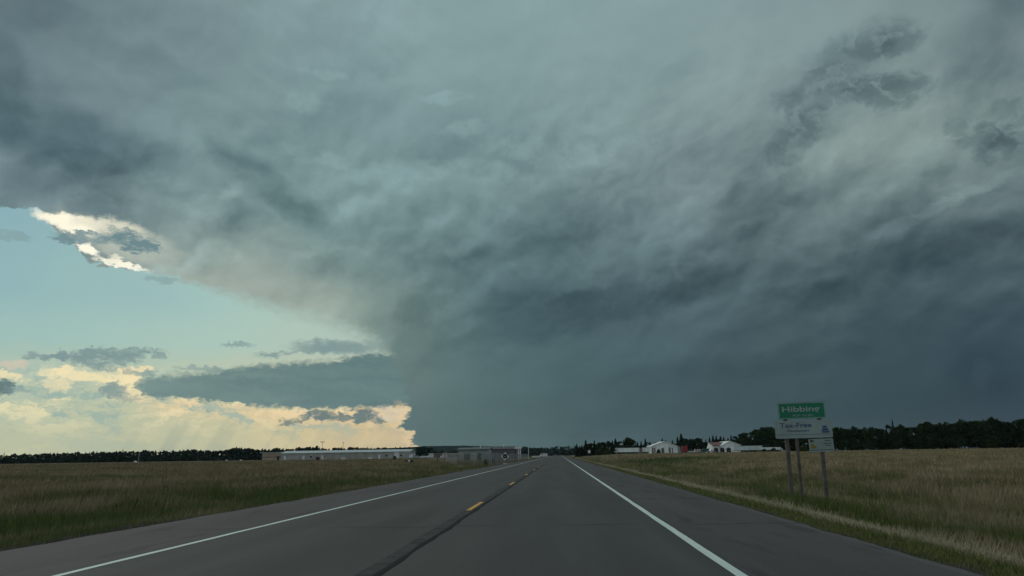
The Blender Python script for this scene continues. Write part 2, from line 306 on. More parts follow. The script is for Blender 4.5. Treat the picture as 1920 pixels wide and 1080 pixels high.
# ------------------------------------------------------------------ tagging and mesh helpers
def tag(o, label=None, cat=None, group=None, kind=None):
    for k, v in (('label', label), ('category', cat), ('group', group), ('kind', kind)):
        if v: o[k] = v
    return o
def empty(name, loc, label, cat, group=None, rz=0.):
    o = bpy.data.objects.new(name, None); COL.objects.link(o); o.location = loc; o.rotation_euler.z = rz
    o.empty_display_size = .1
    return tag(o, label, cat, group)
class MB:
    def __init__(s): s.v = []; s.f = []
    def add(s, vs, fs):
        k = len(s.v); s.v += [tuple(v) for v in vs]; s.f += [tuple(i+k for i in f) for f in fs]; return s
    def box(s, x0, x1, y0, y1, z0, z1, tx=0., ty=0.):    # tx, ty: taper of the top
        return s.add([(x0,y0,z0),(x1,y0,z0),(x1,y1,z0),(x0,y1,z0),(x0+tx,y0+ty,z1),(x1-tx,y0+ty,z1),(x1-tx,y1-ty,z1),(x0+tx,y1-ty,z1)],
              [(0,3,2,1),(4,5,6,7),(0,1,5,4),(1,2,6,5),(2,3,7,6),(3,0,4,7)])
    def prism(s, poly, y0, y1):                          # polygon in x-z pushed along y
        n = len(poly)
        return s.add([(x, y0, z) for x, z in poly]+[(x, y1, z) for x, z in poly],
              [tuple(range(n)), tuple(range(2*n-1, n-1, -1))]+[(i, n+i, n+(i+1)%n, (i+1)%n) for i in range(n)])
    def prismx(s, poly, x0, x1):                         # polygon in y-z pushed along x
        n = len(poly)
        return s.add([(x0, y, z) for y, z in poly]+[(x1, y, z) for y, z in poly],
              [tuple(range(n-1, -1, -1)), tuple(range(n, 2*n))]+[(i, (i+1)%n, n+(i+1)%n, n+i) for i in range(n)])
    def tube(s, pts, rad, n=8):
        k = len(s.v); pts = [Vector(p) for p in pts]
        if not hasattr(rad, '__len__'): rad = [rad]*len(pts)
        for i, p in enumerate(pts):
            d = (pts[min(i+1, len(pts)-1)]-pts[max(i-1, 0)]).normalized()
            a = d.orthogonal().normalized() if i == 0 else (a - d*a.dot(d)).normalized()
            b = d.cross(a)
            for j in range(n):
                t = 2*math.pi*j/n; s.v.append(tuple(p+rad[i]*(a*math.cos(t)+b*math.sin(t))))
        for i in range(len(pts)-1):
            for j in range(n): s.f.append((k+i*n+j, k+i*n+(j+1)%n, k+(i+1)*n+(j+1)%n, k+(i+1)*n+j))
        s.f.append(tuple(k+j for j in range(n-1, -1, -1))); s.f.append(tuple(k+(len(pts)-1)*n+j for j in range(n)))
        return s
    def build(s, name, mat, parent=None, bevel=0., smooth=False, loc=None):
        me = bpy.data.meshes.new(name); me.from_pydata(s.v, [], s.f); me.update()
        me.materials.append(mat)
        if smooth: me.shade_smooth()
        o = bpy.data.objects.new(name, me); COL.objects.link(o)
        if parent is not None: o.parent = parent
        if loc: o.location = loc
        if bevel:
            b = o.modifiers.new('bevel', 'BEVEL'); b.width = bevel; b.segments = 2; b.limit_method = 'ANGLE'
        return o

def mat(name, col, rough=.7, metal=0., var=.12, scale=1.5, spec=.3, streak=None):
    m = bpy.data.materials.new(name); m.use_nodes = True; n = N(m.node_tree)
    b = m.node_tree.nodes['Principled BSDF']
    g = n.n.new('ShaderNodeNewGeometry'); tcn = n.n.new('ShaderNodeTexCoord')
    q = tcn.outputs['Object']
    if streak: q = n.map(q, sc=streak)
    f = n.noise(q, scale, 6, .6)
    c1 = tuple(x*(1-var*2) for x in col); c2 = tuple(min(1, x*(1+var)) for x in col)
    n.put(b.inputs['Base Color'], n.mix(n.rng(f, .3, .7), c1, c2))
    b.inputs['Roughness'].default_value = rough; b.inputs['Metallic'].default_value = metal
    b.inputs['Specular IOR Level'].default_value = spec
    return m
def corrugated(name, col, pitch=.3, axis='x', rough=.55, var=.1):
    m = mat(name, col, rough, 0, var, .4); n = N(m.node_tree); b = m.node_tree.nodes['Principled BSDF']
    tcn = n.n.new('ShaderNodeTexCoord'); x, y, z = n.xyz(tcn.outputs['Object'])
    s_ = n.m('SINE', n.m('MULTIPLY', x if axis == 'x' else y, 6.2832/pitch))
    bp = n.n.new('ShaderNodeBump'); bp.inputs['Strength'].default_value = .5; bp.inputs['Distance'].default_value = .02
    n.put(bp.inputs['Height'], s_); n.l.new(bp.outputs[0], b.inputs['Normal']); return m

WHITE = mat('white_paint', (.62, .64, .62), .5, var=.06)
DARK = mat('dark_metal', (.03, .032, .035), .6)
GLASS = mat('dark_glass', (.02, .025, .028), .12, spec=.6, var=.02)
TYRE = mat('tyre_rubber', (.02, .02, .02), .9)
GREY = mat('galvanised_steel', (.30, .31, .31), .5, .4)
WOOD = mat('weathered_wood', (.13, .10, .085), .9, var=.25, scale=3, streak=(.2, .2, 2))
BARK = mat('bark', (.07, .055, .045), .95, var=.3)

# ------------------------------------------------------------------ terrain
XR, XL = 3.98, -7.8
def ss(t): t = np.clip(t, 0, 1); return t*t*(3-2*t)
def Hn(x, y):
    x = np.asarray(x, float); y = np.asarray(y, float)
    pr = np.interp(x, [XL-200, -60, -22, -16, -13, -10, -8.5, XL, XR, 4.3, 5.1, 5.9, 7.2, 8.6, 10.5, 12.5, 17, 26, 60], [0, 0, -.08, -.35, -.55, -.38, -.12, -.04, -.04, -.06, -.10, -.13, -.27, -.45, -.62, -.6, -.3, -.1, 0])
    rise = .95*ss((y-50)/380)*ss((x-9)/28) + .35*ss((y-60)/300)*ss((-x-12)/40)
    wob = .05*np.sin(x*.31+1.3*np.sin(y*.11))*np.sin(y*.23+x*.07)*ss((np.abs(x+1.9)-7)/6)
    return pr + rise + wob
def Hz(x, y): return float(Hn(x, y))
def grid(name, xs, ys, zf, m, kind='structure'):
    X, Y = np.meshgrid(xs, ys); Z = zf(X, Y); nx, ny = len(xs), len(ys)
    co = np.stack([X, Y, Z], -1).reshape(-1, 3)
    idx = np.arange(nx*ny).reshape(ny, nx)
    f = np.stack([idx[:-1, :-1], idx[:-1, 1:], idx[1:, 1:], idx[1:, :-1]], -1).reshape(-1, 4)
    me = bpy.data.meshes.new(name); me.vertices.add(len(co)); me.vertices.foreach_set('co', co.ravel())
    me.loops.add(f.size); me.loops.foreach_set('vertex_index', f.ravel().astype(np.int32))
    me.polygons.add(len(f)); me.polygons.foreach_set('loop_start', np.arange(0, f.size, 4, dtype=np.int32))
    me.update(calc_edges=True); me.shade_smooth(); me.materials.append(m)
    o = bpy.data.objects.new(name, me); COL.objects.link(o)
    if kind: o['kind'] = kind
    return o

def grass_nodes(n, pos):
    """colour of the verge and fields from the place: gravel edge, mown green, dead windrow, ditch, hay field"""
    x, y, z = n.xyz(pos)
    wv = n.m('MULTIPLY', n.m('SUBTRACT', n.noise(n.comb(0., y, 0.), .12, 4, .6), .5), 1.1)
    wf = n.m('MULTIPLY', n.m('SUBTRACT', n.noise(pos, .9, 5, .6), .5), .7)
    xw = n.m('ADD', x, n.m('ADD', wv, wf))
    big = n.noise(n.map(pos, sc=(14, 30, 1)), 1, 5, .6)
    mid = n.noise(n.map(pos, sc=(2.5, 6, 1)), 1, 6, .62)
    fin = n.noise(n.map(pos, sc=(.25, .5, 1)), 1, 6, .7)
    tan_ = n.mix(n.rng(big, .35, .65), (.225, .175, .112), (.290, .226, .148))
    olive = n.mix(n.rng(big, .3, .7), (.110, .105, .045), (.165, .142, .068))
    green = n.mix(n.rng(mid, .3, .7), (.040, .072, .018), (.085, .115, .032))
    c = n.mix(n.rng(mid, .40, .62), olive, tan_)
    c = n.mix(n.m('MULTIPLY', n.rng(big, .56, .66), .75), c, green)
    lf = n.rng(x, -6, -12)                                # the left field is browner and duller
    c = n.mix(n.m('MULTIPLY', lf, .55), c, n.v('MULTIPLY', c, (.66, .66, .68)))
    for gx, gy, gr, gl in ((17, 140, 6, 34), (24, 160, 9, 30), (-11.5, 31, 2.0, 7), (-13.5, 38, 2.5, 6), (-13, 21, 3.0, 4.5), (-16, 17, 4, 4), (7.2, 26, 1.2, 9), (7.5, 11, 1.6, 6), (8.5, 8, 2, 4)):
        q = n.v('LENGTH', n.v('MULTIPLY', n.v('SUBTRACT', pos, (gx, gy, 0)), (1/gr, 1/gl, 0)))
        c = n.mix(n.rng(n.m('ADD', q, n.m('MULTIPLY', n.m('SUBTRACT', mid, .5), 1.6)), 1.25, .35, 0, .85), c, n.mix(fin, (.030, .055, .014), (.062, .092, .026)))
    # near the road the sward is greener
    rr = n.rng(x, 22, 8, 0, 1); rl = n.rng(x, -26, -11, 0, 1)
    near = n.m('MAXIMUM', n.m('MULTIPLY', rr, n.rng(x, 3, 5)), n.m('MULTIPLY', rl, n.rng(x, -6, -8)))
    near = n.m('MULTIPLY', near, n.rng(y, 90, 260, 1, .45))
    c = n.mix(n.m('MULTIPLY', near, n.rng(mid, .36, .58, 1.0, .35)), c, n.mix(n.rng(fin, .3, .7), (.040, .062, .017), (.085, .100, .030)))
    # yellow hawkweed drift
    yl = n.m('MULTIPLY', n.m('MULTIPLY', n.rng(x, 9, 13), n.rng(x, 26, 18)), n.m('MULTIPLY', n.rng(y, 8, 14), n.rng(y, 34, 24)))
    c = n.mix(n.m('MULTIPLY', yl, n.rng(n.noise(pos, 3.5, 5, .7), .56, .66, 0, .55)), c, (.26, .22, .03))
    # mown band, dead windrow, gravel edge on the right; gravel edge on the left
    c = n.mix(n.m('MULTIPLY', n.rng(xw, 4.0, 4.35), n.rng(xw, 5.3, 5.0)), c, n.mix(n.rng(fin, .35, .65), (.065, .080, .024), (.120, .125, .045)))
    wr = n.m('MULTIPLY', n.rng(n.m('ADD', x, n.m('MULTIPLY', wv, .5)), 4.95, 5.2), n.rng(n.m('ADD', x, n.m('MULTIPLY', wv, .5)), 5.75, 5.4))
    c = n.mix(n.m('MULTIPLY', wr, n.rng(fin, .25, .55, .45, .95)), c, (.270, .240, .160))
    gv = n.m('MAXIMUM', n.rng(xw, 4.5, 4.2), 0.); gv = n.m('MULTIPLY', gv, n.rng(xw, -9.2, -8.6))
    c = n.mix(n.m('MULTIPLY', gv, .85), c, n.mix(n.rng(n.noise(pos, 22, 4, .7), .35, .65), (.05, .046, .043), (.11, .10, .092)))
    c = n.mix(n.m('MULTIPLY', n.rng(fin, .25, .75), .30), c, n.v('SCALE', c, scale=.45))
    return c
def grass_mat(name, blades):
    m = bpy.data.materials.new(name); m.use_nodes = True; n = N(m.node_tree); b = m.node_tree.nodes['Principled BSDF']
    g = n.n.new('ShaderNodeNewGeometry'); pos = n.map(g.outputs['Position'], sc=(1, 1, 1))
    c = grass_nodes(n, pos)
    if blades:
        a = n.n.new('ShaderNodeAttribute'); a.attribute_name = 'rnd'
        c = n.v('SCALE', c, scale=n.rng(a.outputs['Fac'], 0, 1, 1.40, 1.85, smooth=False))  # blade colour raised to offset the darkened ground
    else: c = n.v('SCALE', c, scale=.74)  # shade among the grass blades painted in by lowering the ground colour
    n.put(b.inputs['Base Color'], c); b.inputs['Roughness'].default_value = .95; b.inputs['Specular IOR Level'].default_value = .08
    if not blades:
        bp = n.n.new('ShaderNodeBump'); bp.inputs['Strength'].default_value = .8; bp.inputs['Distance'].default_value = .12
        n.put(bp.inputs['Height'], n.noise(pos, 5, 7, .7)); n.l.new(bp.outputs[0], b.inputs['Normal'])
    return m
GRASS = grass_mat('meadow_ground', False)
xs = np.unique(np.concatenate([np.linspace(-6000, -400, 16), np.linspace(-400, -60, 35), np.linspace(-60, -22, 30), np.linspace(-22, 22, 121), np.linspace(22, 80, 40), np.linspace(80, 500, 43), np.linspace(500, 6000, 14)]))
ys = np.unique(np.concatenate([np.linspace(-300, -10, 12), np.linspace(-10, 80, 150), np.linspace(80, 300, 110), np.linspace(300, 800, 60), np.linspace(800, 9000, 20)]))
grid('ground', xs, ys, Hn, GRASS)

def asphalt(name, a, b_, shoulder=False):
    m = bpy.data.materials.new(name); m.use_nodes = True; n = N(m.node_tree); b = m.node_tree.nodes['Principled BSDF']
    g = n.n.new('ShaderNodeNewGeometry'); pos = g.outputs['Position']; x, y, z = n.xyz(pos)
    big = n.noise(n.map(pos, sc=(1.2, 14, 1)), 1, 5, .6)
    c = n.mix(n.rng(big, .3, .7), a, b_)
    c = n.mix(n.rng(n.noise(pos, 55, 3, .7), .35, .65, 0, .5), c, n.v('SCALE', c, scale=.55))
    c = n.mix(n.rng(n.noise(pos, 130, 2, .7), .58, .70, 0, .4), c, (.20, .19, .18))
    if not shoulder:                                      # wheel tracks
        for xc in (-.95+1.0, -.95-.0, -4.6, -3.1, .85):
            pass
        for xc in (-.85, .85, -3.0, -4.75):
            wt = n.rng(n.m('ABSOLUTE', n.m('SUBTRACT', x, xc)), .55, .1, 0, .22)
            c = n.mix(n.m('MULTIPLY', wt, n.rng(big, .3, .7, .5, 1)), c, tuple(q*.62 for q in a))
    # transverse frost cracks, bent by noise, fading in and out
    yy = n.m('ADD', y, n.m('MULTIPLY', n.m('SUBTRACT', n.noise(n.comb(x, n.m('MULTIPLY', y, .15), 0.), .8, 5, .65), .5), .9))
    per = n.m('PINGPONG', n.m('ADD', yy, 1.3), 3.9)
    cr = n.m('MULTIPLY', n.rng(per, .12, .02), n.rng(n.noise(n.map(pos, sc=(2.2, 5, 1)), 1, 3, .5), .40, .58))
    c = n.mix(n.m('MULTIPLY', cr, .8), c, (.022, .022, .022))
    if shoulder:
        stn_ = n.noise(n.map(pos, loc=(3.1, 2, 0), sc=(.5, 3.6, 1)), 1, 5, .55)
        c = n.mix(n.rng(stn_, .54, .66, 0, .55), c, tuple(q*.45 for q in a))
    n.put(b.inputs['Base Color'], c)
    b.inputs['Roughness'].default_value = .85; b.inputs['Specular IOR Level'].default_value = .2
    bp = n.n.new('ShaderNodeBump'); bp.inputs['Strength'].default_value = .35; bp.inputs['Distance'].default_value = .01
    n.put(bp.inputs['Height'], n.noise(pos, 90, 3, .6)); n.l.new(bp.outputs[0], b.inputs['Normal'])
    return m
ASPH = asphalt('lane_asphalt', (.058, .057, .052), (.084, .082, .075))
ASPS = asphalt('shoulder_asphalt', (.066, .060, .057), (.088, .080, .076), True)
def strip(name, x0, x1, y0, y1, z, m, wob=0., step=None, parent=None, kind=None):
    n = 2 if not step else int((y1-y0)/step)+1
    yv = np.linspace(y0, y1, n); mb = MB()
    for i in range(n):
        a = wob*(mnoise.noise((x0*3, yv[i]*.7, 0))+.5*mnoise.noise((x0*3, yv[i]*3.1, 5)))
        b = wob*(mnoise.noise((x1*3, yv[i]*.7, 9))+.5*mnoise.noise((x1*3, yv[i]*3.1, 7)))
        mb.v += [(x0+a, yv[i], z), (x1+b, yv[i], z)]
    mb.f = [(2*i, 2*i+1, 2*i+3, 2*i+2) for i in range(n-1)]
    o = mb.build(name, m, parent)
    if kind: o['kind'] = kind
    return o
YE = 1500
road = strip('road', -5.72, 1.93, -60, YE, 0.0, ASPH, 0, 40, kind='structure')
strip('road_shoulder', 1.93, XR, -60, YE, -.004, ASPS, 0, None, kind='structure')
strip('road_shoulder', XL, -5.72, -60, YE, -.004, ASPS, 0, None, kind='structure')
# ragged pavement edge
EDGEM = asphalt('crumbled_edge', (.075, .07, .068), (.105, .10, .095), True)
strip('road_edge', XR, XR+.14, -20, 160, -.010, EDGEM, .07, .18, kind='structure')
strip('road_edge', XL-.16, XL, -20, 160, -.010, EDGEM, .07, .18, kind='structure')
def paint(name, col, wear=.5):
    m = bpy.data.materials.new(name); m.use_nodes = True; n = N(m.node_tree); b = m.node_tree.nodes['Principled BSDF']
    g = n.n.new('ShaderNodeNewGeometry'); pos = g.outputs['Position']
    f = n.noise(pos, 9, 8, .75)
    c = n.mix(n.rng(n.noise(n.map(pos, sc=(.3, 2, 1)), 1, 4, .6), .3, .7), col, tuple(q*.86 for q in col))
    c = n.mix(n.rng(f, .60, .70, 0, wear), c, (.13, .13, .125))
    n.put(b.inputs['Base Color'], c); b.inputs['Roughness'].default_value = .7; return m
PW = paint('white_road_paint', (.62, .70, .62)); PY = paint('yellow_road_paint', (.62, .33, .055), .8)
strip('edge_line', 1.73, 1.85, -60, 900, .004, PW, .010, .25, road)
strip('edge_line', -5.58, -5.475, -60, 900, .004, PW, .010, .25, road)
SEAL = mat('milled_strip', (.044, .043, .041), .9, var=.25, scale=3, spec=.2); TAR = mat('tar_sealant', (.016, .016, .016), .9, var=.1, spec=.1)
strip('centre_strip', -2.20, -1.94, -60, 900, .003, SEAL, .018, .25, road)
mb = MB()
yv = np.arange(-20, 260, .2)
for i, y in enumerate(yv):
    c = -1.955+.03*mnoise.noise((0, y*.4, 0))+.02*mnoise.noise((0, y*1.7, 3)); h = .038+.026*mnoise.noise((4, y*.9, 0))
    mb.v += [(c-h, y, .007), (c+h, y, .007)]
mb.f = [(2*i, 2*i+1, 2*i+3, 2*i+2) for i in range(len(yv)-1)]
mb.build('crack_seal', TAR, road)
mb = MB(); y0 = 19.8-15.24*2
while y0 < 620:
    mb.add([(-2.16, y0-1.6, .010), (-2.045, y0-1.6, .010), (-2.045, y0+1.6, .010), (-2.16, y0+1.6, .010)], [(0, 1, 2, 3)]); y0 += 15.24
mb.build('centre_dashes', PY, road)

# ------------------------------------------------------------------ airfield strip on the left
RUN = mat('airfield_gravel', (.20, .195, .19), .9, var=.12, scale=.05)
RUNW = mat('pale_concrete', (.36, .37, .36), .9, var=.1, scale=.1)
def patch(name, x0, x1, y0, y1, dz, m, nx=20, ny=4):
    return grid(name, np.linspace(x0, x1, nx), np.linspace(y0, y1, ny), lambda X, Y: Hn(X, Y)+dz, m)
patch('airfield_runway', -700, -120, 330, 440, .06, RUN)
patch('airfield_taxiway', -252, -205, 338, 352, .12, RUNW)
patch('parking_lot', -95, -42, 345, 420, .06, RUN, 8)

# ------------------------------------------------------------------ grass blades
def blades():
    NB = 300000
    u = rng.random(NB); y = 4.2*(340/4.2)**u
    x = (rng.random(NB)*1.52-.80)*y*1.02
    x = np.where(x > 0, np.maximum(x, 0), x)
    keep = ((x > XR+.42-.25*rng.random(NB)) | (x < XL-.75+.4*rng.random(NB))); x, y = x[keep], y[keep]
    # windrow of dead grass
    k = 9000; yw = 5*(90/5)**rng.random(k); xw_ = 5.30+.13*np.sin(yw*.35)*np.sin(yw*.11+1)+.12*rng.normal(size=k)
    x = np.concatenate([x, xw_]); y = np.concatenate([y, yw]); win = np.arange(len(x)) >= len(x)-k
    z = Hn(x, y)-.01; d = np.hypot(x, y)
    off = np.where(x > 0, x-XR, XL-x)
    h = np.interp(off, [0, .4, 1.0, 2.5, 6], [.03, .06, .10, .22, .34])*(.55+.8*rng.random(len(x)))
    h = np.where(win, .05+.05*rng.random(len(x)), h)
    cl = .5+.25*np.sin(x*1.1+2*np.sin(y*.35))+.25*np.sin(y*.8+1.7*np.sin(x*.6+1)); h = np.where(win, h, h*(.65+.75*cl))
    wd = (.004+.00075*d)*(.7+.6*rng.random(len(x)))
    th = rng.random(len(x))*6.283; ln = .35+.6*rng.random(len(x)); ln = np.where(win, 1.5, ln)
    tx = np.cos(th)*h*ln*.6; ty = np.sin(th)*h*ln*.6
    ax, ay = -np.sin(th+1.), np.cos(th+1.)
    V = np.empty((len(x), 3, 3))
    V[:, 0] = np.stack([x-ax*wd, y-ay*wd, z], -1); V[:, 1] = np.stack([x+ax*wd, y+ay*wd, z], -1); V[:, 2] = np.stack([x+tx, y+ty, z+h], -1)
    me = bpy.data.meshes.new('grass'); n = len(x)
    me.vertices.add(n*3); me.vertices.foreach_set('co', V.ravel())
    me.loops.add(n*3); me.loops.foreach_set('vertex_index', np.arange(n*3, dtype=np.int32))
    me.polygons.add(n); me.polygons.foreach_set('loop_start', np.arange(0, n*3, 3, dtype=np.int32))
    me.update(calc_edges=True)
    a = me.attributes.new('rnd', 'FLOAT', 'POINT'); a.data.foreach_set('value', np.repeat(rng.random(n), 3).astype(np.float32))
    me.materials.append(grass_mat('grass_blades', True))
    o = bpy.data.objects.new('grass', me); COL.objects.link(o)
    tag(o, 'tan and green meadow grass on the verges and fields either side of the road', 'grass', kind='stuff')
blades()

# ------------------------------------------------------------------ trees
def leafmat(name, c1, c2):
    m = bpy.data.materials.new(name); m.use_nodes = True; n = N(m.node_tree); b = m.node_tree.nodes['Principled BSDF']
    a = n.n.new('ShaderNodeAttribute'); a.attribute_name = 'rnd'
    oi = n.n.new('ShaderNodeObjectInfo')
    f = n.m('ADD', n.m('MULTIPLY', a.outputs['Fac'], .6), n.m('MULTIPLY', oi.outputs['Random'], .4))
    n.put(b.inputs['Base Color'], n.mix(f, c1, c2)); b.inputs['Roughness'].default_value = .9; b.inputs['Specular IOR Level'].default_value = .1
    return m
LEAF = leafmat('broadleaf_foliage', (.010, .026, .011), (.034, .062, .022))
NEED = leafmat('spruce_needles', (.006, .016, .009), (.018, .035, .017))
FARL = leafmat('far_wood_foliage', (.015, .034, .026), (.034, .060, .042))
SHRB = leafmat('shrub_foliage', (.020, .034, .014), (.050, .070, .028))
def cards(cent, size, rs, flat=0.):
    n = len(cent); nrm = rs.normal(size=(n, 3)); nrm[:, 2] *= (1-flat); nrm /= np.linalg.norm(nrm, axis=1)[:, None]
    t = rs.normal(size=(n, 3)); t -= nrm*(t*nrm).sum(1)[:, None]; t /= np.linalg.norm(t, axis=1)[:, None]; bt_ = np.cross(nrm, t)
    s = (size*(.6+.8*rs.random(n)))[:, None]
    V = np.empty((n, 4, 3)); j = .7+.6*rs.random((n, 4, 1))
    for k, (a, b) in enumerate(((-1, -.7), (1, -.8), (.8, 1), (-.9, .8))): V[:, k] = cent+t*s*a*j[:, k]+bt_*s*b*j[:, k]
    return V
def leafmesh(name, V, m):
    n = len(V); me = bpy.data.meshes.new(name)
    me.vertices.add(n*4); me.vertices.foreach_set('co', V.reshape(-1)); me.loops.add(n*4); me.loops.foreach_set('vertex_index', np.arange(n*4, dtype=np.int32))
    me.polygons.add(n); me.polygons.foreach_set('loop_start', np.arange(0, n*4, 4, dtype=np.int32)); me.update(calc_edges=True)
    a = me.attributes.new('rnd', 'FLOAT', 'POINT'); a.data.foreach_set('value', np.repeat(rng.random(n), 4).astype(np.float32))
    me.materials.append(m); return me
def decid_cards(seed, n=1300, size=.027, w_=.34, base=.12):    # unit height tree
    rs = np.random.default_rng(seed); K = 19; C = []
    for k in range(K):
        t = rs.random(); z = base+.06+(1-base-.18)*t; r = w_*(1.0-.6*abs(t-.35))
        a = rs.random()*6.283; q = r*.55*rs.random()**.5; C.append((q*math.cos(a), q*math.sin(a), z, .065+.08*rs.random()))
    C.append((0, 0, .90, .10)); C = np.array(C); i = rs.integers(0, len(C), n)
    d = rs.normal(size=(n, 3)); d /= np.linalg.norm(d, axis=1)[:, None]
    p = C[i, :3]+d*C[i, 3:4]*(rs.random((n, 1))**.45)*np.array([1.15, 1.15, 1]); p[:, 2] = np.clip(p[:, 2], .03, 1.02)
    return cards(p, size, rs), C
def spruce_cards(seed, n=1100, size=.022, w_=.17):
    rs = np.random.default_rng(seed); t = rs.random(n)**.75; z = .06+.94*t
    tier = .75+.25*np.abs(np.sin(z*34+rs.random()*3)); r = w_*(1-t)**.85*tier+.006
    lob = 1+.22*np.sin(3*0+rs.integers(0, 6)); a = rs.random(n)*6.283
    r = r*(.82+.28*np.sin(a*5+z*21))
    q = r*rs.random(n)**.4; p = np.stack([q*np.cos(a), q*np.sin(a), z-.10*q/w_*.5], -1)
    return cards(p, size*(1.15-.55*t), rs, .3)
TV = {}
def variant(kind, k):
    if (kind, k) in TV: return TV[kind, k]
    mb = MB()
    if kind == 'd':
        V, C = decid_cards(50+k, 1500, w_=.30+.05*(k % 3), base=.0); crown = leafmesh('crown', V, LEAF)
        mb.tube([(0, 0, -.02), (.004, 0, .2), (.0, .006, .45), (.0, 0, .8)], [.020, .015, .010, .003], 7)
        for c in C[:8]: mb.tube([(0, 0, max(.10, c[2]-.20)), (c[0]*.5, c[1]*.5, c[2]-.08), (c[0], c[1], c[2]+.02)], [.008, .005, .002], 5)
    else:
        crown = leafmesh('crown', spruce_cards(80+k, w_=.15+.03*(k % 3)), NEED)
        mb.tube([(0, 0, -.02), (0, 0, .4), (0, 0, .98)], [.016, .010, .002], 7)
        for j in range(14):
            z = .12+.8*j/14; a = j*2.4; r = .15*(1-z); mb.tube([(0, 0, z), (r*math.cos(a), r*math.sin(a), z-.02)], [.004, .001], 4)
    tm = bpy.data.meshes.new('trunk'); tm.from_pydata(mb.v, [], mb.f); tm.update(); tm.materials.append(BARK)
    TV[kind, k] = (crown, tm); return TV[kind, k]
def tree(px, top, Y, kind='d', label=None, cat='tree', group=None, k=None, fat=1.):
    k = random.randrange(5) if k is None else k
    crown, tm = variant(kind, k)
    p = at(px, 850, Y); g = Hz(p.x, Y); h = at(px, top, Y).z-g
    e = empty('spruce_tree' if kind == 's' else 'broadleaf_tree', (p.x, Y, g), label, cat, group, random.random()*6.28)
    f = fat*(.9+.25*random.random()); e.scale = (h*f, h*f, h)
    for nm, me in (('trunk', tm), ('crown', crown)):
        o = bpy.data.objects.new(nm, me); COL.objects.link(o); o.parent = e
    return e
def prof_at(pts, x): return float(np.interp(x, [p[0] for p in pts], [p[1] for p in pts]))
GA = 'broadleaf trees in the wood edge right of the signs'
right_top = [(1555,801),(1605,800),(1618,805),(1640,799),(1657,804),(1671,797),(1690,796),(1703,800),(1720,798),(1736,793),(1750,790),(1764,794),(1785,790),(1800,792),(1813,787),(1847,786),(1875,784),(1892,788),(1908,786),(1960,784),(2050,780)]
x = 1562
while x < 1990:
    tree(x, prof_at(right_top, x)+random.uniform(-1.5, 4), 430+random.uniform(-6, 6), 'd', 'dark leafy tree in the close-set wood edge behind the hay field right of the signs', 'tree', GA, fat=1.15)
    x += random.uniform(9, 13)
x = 1566
while x < 1990:
    tree(x, prof_at(right_top, x)+random.uniform(4, 12), 452+random.uniform(-6, 10), random.choice('dds'), 'dark tree filling in the second row of the wood behind the hay field', 'tree', 'second row of the wood right of the signs', fat=1.3)
    x += random.uniform(12, 17)
tree(1680, 786, 436, 's', 'thin dark spruce spire poking above the wood right of the signs', 'tree', fat=.55)
tree(1866, 781, 428, 'd', 'tallest broad crown in the wood near the right edge', 'tree', fat=1.1)
GB = 'broadleaf trees behind the white sheds'; GC = 'spruces behind the white sheds'
mid = [(1082,832,'s'),(1091,835,'s'),(1099,825,'s'),(1108,831,'d'),(1115,826,'s'),(1124,829,'d'),(1132,829,'d'),(1141,827,'d'),(1149,826,'s'),(1155,822,'s'),(1163,827,'d'),(1171,826,'s'),(1178,820,'d'),(1187,824,'d'),(1196,828,'s'),(1203,827,'s'),(1211,822,'s'),(1220,828,'s'),(1230,829,'d'),(1243,822,'s'),(1249,825,'s'),(1262,825,'s'),(1272,819,'s'),(1286,822,'d'),(1295,822,'s'),(1301,823,'d'),(1309,821,'d'),(1317,822,'s'),(1325,824,'s'),(1332,820,'s'),(1339,817,'s'),(1345,817,'s'),(1353,818,'s'),(1359,819,'s'),(1367,821,'s'),(1373,816,'s'),(1381,817,'d')]
for i, (px, ty, kd) in enumerate(mid):
    Y = 500 if px < 1150 else 585
    tree(px, ty, Y+random.uniform(-8, 8), kd, 'dark pointed spruce in the belt behind the white sheds and trucks' if kd == 's' else 'dark rounded tree in the belt behind the white sheds and trucks', 'tree', GC if kd == 's' else GB, fat=1.35)
    tree(px+5, ty+7, Y+18, 'd' if kd == 's' else 's', 'low dark tree filling the gaps in the belt behind the white sheds', 'tree', 'gap-filling trees behind the sheds', fat=1.6)
tree(1279, 813, 575, 's', 'tall spruce rising just left of and above the red truck cab', 'tree', fat=1.3)
for px, ty, lb in [(1391,813,'mid-green round tree above the right slope of the red-roofed garage'),(1401,811,'rounded tree second right of the red-roofed garage'),(1412,809,'green rounded tree above the long white trailer'),
                   (1422,805,'taller leafy tree above the right end of the long white trailer'),(1435,801,'tall dark broad tree left of the white advert board'),(1447,799,'tallest dark tree touching the left edge of the white advert board')]:
    tree(px, ty, 520, 'd', lb, 'tree', fat=1.3)
for px in range(1386, 1570, 13):
    tree(px, prof_at([(1386,822),(1420,812),(1450,804),(1570,804)], px)+random.uniform(0, 4), 545+random.uniform(-5, 5), 'd', 'dark leafy tree in the wood behind the roadside signs', 'tree', 'trees behind the roadside signs', fat=1.3)
